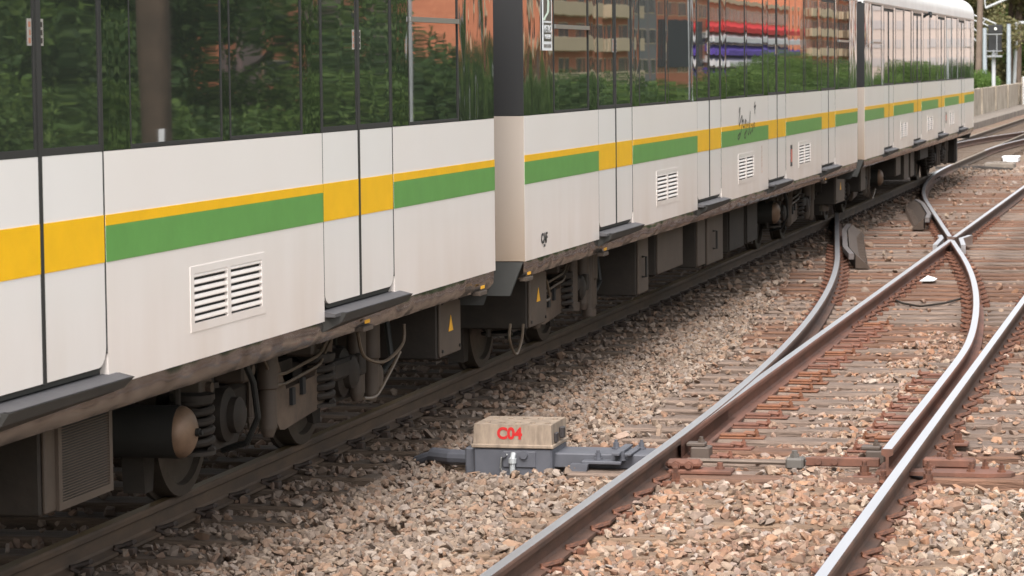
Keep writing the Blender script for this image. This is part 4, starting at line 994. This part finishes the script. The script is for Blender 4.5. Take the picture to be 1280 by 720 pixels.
# behind the wall, seen in the upper right corner
bgt = [(-14.5, 178, 2, 1.0), (-11.6, 185, 2, 1.1), (-17.5, 200, 3, 1.1), (-8.5, 205, 2, 1.0), (-13.2, 215, 1, 1.0), (-20, 190, 1, 1.0), (-5.5, 226, 3, 1.1), (-10, 232, 2, 1.2), (-16, 240, 3, 1.3), (-9.6, 196, 2, .9), (-12.8, 200, 0, 1.0), (-7.2, 214, 0, 1.0)]
bgl = ['olive leaved tree behind the concrete wall, close to the train roof', 'olive tree behind the signal, beyond the wall', 'bushy green tree in the second row behind the wall', 'olive tree behind the white fence at the right edge', 'dark tree in the far row behind the signal', 'dark tree hidden mostly by the last carriage', 'green tree at the far right behind the fence', 'tall olive tree in the farthest row above the signal', 'largest green tree far behind the last carriage', 'olive tree in the middle row right behind the signal', 'light green tree filling the gap left of the signal', 'light green tree filling the gap right of the signal']
for (x, y, k, s_), lb in zip(bgt, bgl): plant('tree', TREES[k], (x, y, -.3), (s_, s_, s_*.95), random.uniform(0, 6), lb, 'tree', 'trees behind the concrete wall')
for i, (x, y) in enumerate(((-12.0, 135), (-12.2, 150), (-12.0, 166))):
    plant('shrub', SHRUBS[i], (x, y, -.3), (.7, .7, .65), i*2., ['low green shrub behind the wall next to the carriage end', 'green shrub behind the wall beneath the signal', 'shrub behind the wall beside the fence'][i], 'shrub', 'shrubs behind the concrete wall')
# along the embankment right of the tracks (mirrored in the carriage windows)
r = random.Random(21); i = 0
y = 24.
while y < 270:
    x = 5.4+r.uniform(-.8, 1.2); s_ = r.uniform(1.15, 1.42) if y < 60 else (r.uniform(1.05, 1.2) if y < 125 else r.uniform(1.0, 1.3))
    plant('shrub', SHRUBS[i % 3], (x, y, gz(x)-.1), (s_, s_, s_), r.uniform(0, 6), 'leafy green embankment shrub mirrored in the carriage windows', 'shrub', 'shrubs on the embankment')
    y += 2.6 if y < 80 else 4.5; i += 1
y = 26.; i = 0
while y < 300:
    if y < 53 or 133 < y < 147:
        x = 9.5+r.uniform(-1.2, 2.5); s_ = r.uniform(.9, 1.15)*(1 if y < 60 else .7)
        plant('tree', TREES[(0, 3, 1)[i % 3] if y < 60 else 0], (x, y, gz(x)-.1), (s_, s_, s_), r.uniform(0, 6), 'tall green embankment tree mirrored in the carriage windows', 'tree', 'trees on the embankment')
    y += 3.6; i += 1

# ------------------------------------------------------------------ wall, fence, signal and poles at the right
wl = thing('concrete_wall', (-9.7, 150, -.27), 'stained concrete boundary wall behind the far tracks', 'wall')
bpy.context.view_layer.update()
zt_ = 1.12
y = 96.
while y < 240:
    mb = MB(); mb.box(-9.72, -9.58, y, y+9.0, -.35, zt_, b=.015); under(mb.build('panel', CONCRETE), wl)
    mb = MB(); mb.box(-9.76, -9.52, y+9.0, y+9.18, -.35, zt_+.02); under(mb.build('pier', CONCRETE), wl)
    y += 9.18
mb = MB(); mb.box(-9.57, -8.5, 96, 250, -.4, -.06); mb.box(-8.5, -8.35, 96, 250, -.4, -.02)
tag(mb.build('walkway', CONCRETED), 'narrow concrete walkway along the foot of the wall', 'walkway', kind='structure')
fn = thing('picket_fence', (-9.2, 168, -.06), 'pale vertical slat fence standing in front of the concrete wall', 'fence')
bpy.context.view_layer.update()
for i in range(34):
    mb = MB(); yy = 160+i*1.1; h = 1.42+.05*math.sin(i*1.3); mb.box(-9.42, -9.36, yy, yy+.55, -.06, h, b=.02); under(mb.build('slat', WHITEPOST if i % 2 else CONCRETE), fn)
mb = MB(); mb.box(-9.46, -9.42, 159.5, 198, .3, .4); mb.box(-9.46, -9.42, 159.5, 198, 1.0, 1.1); under(mb.build('fence_rail', CONCRETED), fn)
FARWHITE = mat('weathered_white', lin((170, 172, 174)), rough=.6, var=.15)
FARGALV = mat('weathered_galvanised', lin((128, 130, 132)), rough=.6, var=.15)
def pole(name, px, ytop, ybase, Y, rr, material, label, lean=0., extra=None):
    p = PY(px, ybase, Y); tp = PY(px+lean, ytop, Y); base = Vector((p.x, Y, -.27)); t = thing(name, base, label, 'pole'); bpy.context.view_layer.update()
    mb = MB(); mb.tube([base, (base.x+(tp.x-base.x), Y, tp.z)], rr, 12, r2=rr*.85); under(mb.build('shaft', material, None, True), t)
    if extra: extra(t, tp)
    return t
def arm_white(t, tp):
    a = PY(1232, 10, tp.y); b = PY(1262, -3, tp.y); mb = MB(); mb.tube([a, b], .07, 8); mb.tube([tp+Vector((0, 0, -.8)), a], .04, 6); under(mb.build('lamp_arm', FARWHITE), t)
pole('mast', 1222, -60, 95, 168, .19, POSTBROWN, 'brown mast rising past the end of the train, leaning slightly', 5, arm_white)
pole('post', 1231, 35, 90, 175, .14, mat('pale_post', lin((150, 158, 164)), rough=.6, var=.1), 'pale grey post between the brown mast and the signal')
pole('post', 1261, 30, 95, 175, .14, mat('pale_post', (.6, .63, .66)), 'pale grey post just right of the signal', 0)
def lamp(t, tp):
    mb = MB(); mb.box(tp.x-.1, tp.x+.45, tp.y-.15, tp.y+.15, tp.z-.02, tp.z+.16, b=.04); under(mb.build('lamp_head', FARWHITE), t)
pole('lamp_post', 1267, 30, 95, 178, .11, FARWHITE, 'thin white leaning lamp post at the right edge', 4, lamp)
pole('mast', 1272, -60, 95, 185, .2, POSTBROWN, 'dark mast behind the white lamp post at the right edge', 4)
# truss arm sticking out beyond the train
tr = thing('truss_gantry', (PY(1212, 20, 172).x, 172, 4.0), 'thin white lattice arm reaching from behind the train roof', 'gantry'); bpy.context.view_layer.update()
mb = MB(); A_ = [PY(x, y, 172) for x, y in ((1196, 14), (1215, 18), (1232, 24), (1245, 30))]; B_ = [PY(x, y, 172) for x, y in ((1196, 20), (1214, 24), (1228, 29), (1241, 35))]
mb.tube(A_, .045, 6); mb.tube(B_, .045, 6)
for a, b in zip(A_, B_): mb.tube([a, b], .03, 6)
for p, q in (((1205, 25), (1221, 39)), ((1205, 35), (1221, 52))): mb.tube([PY(*p, 172), PY(*q, 172)], .04, 6)
under(mb.build('lattice', FARWHITE), tr)
mb = MB(); q = PY(1196, 14, 172); mb.tube([(q.x, 172, -.27), (q.x, 172, q.z+.3)], .12, 10); under(mb.build('upright', FARWHITE), tr)
# railway signal
YS = 150.
base = PY(1242, 137, YS); sg = thing('railway_signal', (base.x, YS, -.27), 'black railway signal head in a cage on a white post', 'signal'); bpy.context.view_layer.update()
def SG(o): return under(o, sg)
zz = lambda y: PY(1242, y, YS).z
mb = MB(); mb.tube([(base.x, YS, -.27), (base.x, YS, zz(66))], .10, 12); mb.box(base.x-.2, base.x+.2, YS-.2, YS+.2, -.27, -.1); SG(mb.build('post', FARWHITE, None, True))
mb = MB(); mb.box(base.x-.28, base.x+.40, YS-.05, YS+.1, zz(64), zz(44), b=.03); SG(mb.build('backboard', BLACK))
mb = MB(); mb.box(base.x-.28, base.x+.44, YS-.12, YS+.12, zz(42), zz(31), b=.03); SG(mb.build('signal_head', BLACK))
mb = MB(); mb.lathe([(0, .07), (.06, .07), (.06, .05)], (base.x+.1, YS-.12, zz(36)), (0,-1,0), 14); SG(mb.build('lens', mat('signal_lens', (.75, .75, .7), rough=.2)))
mb = MB()
for x in (-.36, .18): mb.tube([(base.x+x, YS-.35, zz(70)), (base.x+x, YS-.35, zz(42))], .03, 6)
for y in (70, 64, 43): mb.tube([(base.x-.36, YS-.35, zz(y)), (base.x+.45, YS-.35, zz(y))], .03, 6); mb.tube([(base.x-.36, YS-.35, zz(y)), (base.x-.36, YS+.1, zz(y))], .03, 6)
mb.box(base.x-.36, base.x+.42, YS-.4, YS+.1, zz(71.5), zz(70.5)); SG(mb.build('cage', FARGALV))
mb = MB(); mb.lathe([(0, .09), (.14, .07), (.3, .03)], (base.x+.0, YS-.2, zz(70)), (0,0,1), 10); SG(mb.build('bell', FARGALV))
# small trackside things between the far tracks
c = PZ(1264, 199, -.2)
mb = MB(); mb.box(c.x-.2, c.x+.2, c.y-.4, c.y+.4, -.27, -.15, b=.02); mb.box(c.x-.22, c.x+.22, c.y-.42, c.y+.42, -.15, -.12, b=.01)
tag(mb.build('junction_box', WHITEPOST), 'low white junction box lying between the far tracks', 'box')
c = PZ(1250, 211, -.2)
mb = MB(); mb.box(c.x-.35, c.x+.35, c.y-.4, c.y+.4, -.27, -.05, b=.03); mb.box(c.x-.15, c.x+.15, c.y-.2, c.y+.2, -.05, -.03)
tag(mb.build('cable_cover', CONCRETED), 'flat grey concrete cable cover in the ballast near the white box', 'cover')
c = PZ(1218, 213, -.2)
mb = MB(); mb.tube([(c.x-.9, c.y, -.17), (c.x+.1, c.y, -.15), (c.x+.9, c.y-.5, -.19)], .06, 8); tag(mb.build('cable_duct', UNDER), 'dark cable duct on the ballast beside the curved rail', 'cable')
for nm, px0, px1, yy, n_ in (('a', 1206, 1226, 178, 6),):
    pass
# loose wire lying between the rails
mb = MB(); mb.tube([PZ(x, y, -.14) for x, y in ((1096, 382), (1104, 374), (1116, 373), (1128, 379), (1150, 383), (1180, 379), (1206, 372))], .012, 6)
tag(mb.build('loose_cable', UNDER), 'thin dark cable lying across the sleepers before the crossing', 'cable')
c = PZ(1160, 352, -.16)
mb = MB(); mb.add([(c.x-.09, c.y-.08, -.15), (c.x+.07, c.y-.1, -.145), (c.x+.1, c.y+.08, -.13), (c.x-.06, c.y+.1, -.14), (c.x, c.y, -.09), (c.x+.02, c.y+.12, -.11)], [(0,1,4), (1,2,4), (2,5,4), (5,3,4), (3,0,4), (2,3,5), (0,3,2,1)])
tag(mb.build('litter', WHITEPOST), 'small crumpled white scrap lying between the rails', 'litter')

# ------------------------------------------------------------------ street side right of the tracks (mirrored in the windows)
def building(name, X, y0, y1, floors, wallm, label, balc=None, fh=3.0, z0=-5.5, cols=None, roof='flat', step=4.2):
    t = thing(name, (X, (y0+y1)/2, z0), label, 'building', 'buildings across the street'); bpy.context.view_layer.update()
    h = floors*fh
    mb = MB(); mb.box(X, X+12, y0, y1, z0, z0+h); under(mb.build('wall', wallm), t)
    if roof == 'gable':
        mb = MB(); ym = (y0+y1)/2; mb.prism([(y0-.5, z0+h), (y1+.5, z0+h), (ym, z0+h+3)], 'yz', X-.6, X+12.5); under(mb.build('roof', ROOFTILE), t)
    else:
        mb = MB(); mb.box(X-.3, X+12.3, y0-.3, y1+.3, z0+h, z0+h+.5); under(mb.build('roof', CREAM), t)
    n = max(1, int((y1-y0)/step))
    for f in range(floors):
        zb = z0+f*fh
        for i in range(n):
            ya = y0+(i+.22)*(y1-y0)/n; yb = y0+(i+.78)*(y1-y0)/n
            mb = MB(); mb.box(X-.05, X+.05, ya, yb, zb+.9, zb+2.4); wn = under(mb.build('window', CREAM), t)
            mb = MB(); mb.box(X-.07, X-.05, ya+.12, yb-.12, zb+1.0, zb+2.3); p = mb.build('pane', WINDARK); under(p, t)
        if balc:
            for (b0, b1) in balc:
                mb = MB(); mb.box(X-1.4, X, y0+b0*(y1-y0), y0+b1*(y1-y0), zb-.15, zb+1.05, b=.03); under(mb.build('balcony', CREAM), t)
    for (c0, c1, cm_) in (cols or []):
        mb = MB(); mb.box(X-.5, X+.1, y0+c0*(y1-y0), y0+c1*(y1-y0), z0, z0+h+.2); under(mb.build('column', cm_), t)
    return t
building('apartment_building', 45, 128, 150, 5, ORANGE, 'orange brick block with a clay gable roof mirrored in the first carriage', roof='gable', step=5)
building('apartment_building', 45, 156, 200, 6, ORANGE, 'orange brick block with tall mauve columns mirrored in the first carriage', cols=[(.08, .16, MAUVE), (.40, .5, MAUVE), (.72, .80, MAUVE)], step=7)
building('apartment_building', 45, 236, 280, 6, ORANGE, 'orange brick block with long cream balconies mirrored in the middle carriage', balc=[(.02, .55), (.68, .98)], step=6, fh=3.1)
building('office_building', 45, 281, 293, 6, GREYREND, 'plain grey rendered block mirrored in the middle carriage', step=9)
mk = building('shop_building', 45, 295, 400, 5, ORANGE, 'shop block with purple and red awnings mirrored in the middle carriage', step=5)
for (z, m_, dx) in ((3.9, PURPLE, 2.4), (6.6, AWNRED, 1.8), (5.4, AWNWHITE, 2.0), (2.6, AWNWHITE, 2.6), (1.2, PURPLE, 2.2)):
    mb = MB(); mb.prism([(45-dx, z), (45, z+.7), (45, z-.1), (45-dx, z-.6)], 'xz', 322+dx, 398-3*dx); under(mb.build('awning', m_), mk)
mb = MB(); mb.box(44.7, 44.95, 297, 320, 2.0, 7.0); under(mb.build('banner', BANNER), mk)
building('apartment_building', 52, 402, 428, 5, CREAM, 'pale cream block far down the street mirrored in the last carriage', step=8)
building('apartment_building', 48, 430, 500, 6, ORANGE, 'orange block farthest down the street mirrored in the last carriage', balc=[(.1, .4), (.6, .9)], step=8)
tw = thing('added_bright_tower', (34, 470, -5.5), 'added pale sunlit tower in place of bright sky, mirrored in the last carriage', 'building', 'buildings across the street'); bpy.context.view_layer.update()  # unseen block added to give the last carriage's windows a bright reflection
mb = MB(); mb.box(22, 44, 470, 486, -5.5, 20); under(mb.build('wall', mat('pale_pink_render', lin((206, 188, 180)), rough=.9, var=.2)), tw)
for f in range(8):
    for i in range(5):
        mb = MB(); mb.box(23.5+i*4.2, 25.6+i*4.2, 469.9, 470.05, -4.4+f*3, -3.0+f*3); under(mb.build('window', mat('pale_window', lin((176, 168, 168)), rough=.3)), tw)
mb = MB(); mb.box(21.6, 44.4, 469.6, 486.4, 20, 20.6); under(mb.build('roof', ROOFTILE), tw)
# masts along the right of the tracks
def catmast(x, y, rr, material, label, plate=False, arms=True):
    t = thing('catenary_mast', (x, y, -.27), label, 'mast', 'masts right of the tracks'); bpy.context.view_layer.update()
    mb = MB(); mb.tube([(x, y, -.3), (x, y, 8)], rr, 14, r2=rr*.8); under(mb.build('shaft', material, None, True), t)
    if arms:
        mb = MB(); mb.tube([(x, y, 6.2), (x-3.2, y, 6.6)], .05, 8); mb.tube([(x, y, 5.2), (x-2.4, y, 5.9)], .04, 8); under(mb.build('bracket_arm', GALV), t)
    if plate:
        mb = MB(); mb.box(x-.2, x-.09, y-rr-.03, y-rr-.005, 1.39, 1.63); under(mb.build('number_plate', WHITEPOST), t)
catmast(3.0, 33.0, .22, mat('dark_brown_mast', lin((84, 68, 56)), rough=.85, var=.4, vscale=3), 'thick brown mast with a white plate mirrored in the first carriage', True, False)
for y, x, rr, mt_ in ((46, 3.2, .045, GALV), (27.5, 2.9, .05, GALV), (72, 3.2, .06, GALV), (112, 3.2, .12, GALV), (150, 3.2, .12, GALV), (200, 3.2, .12, GALV)):
    catmast(x, y, rr, mt_, 'slim galvanised mast mirrored in the carriage windows')
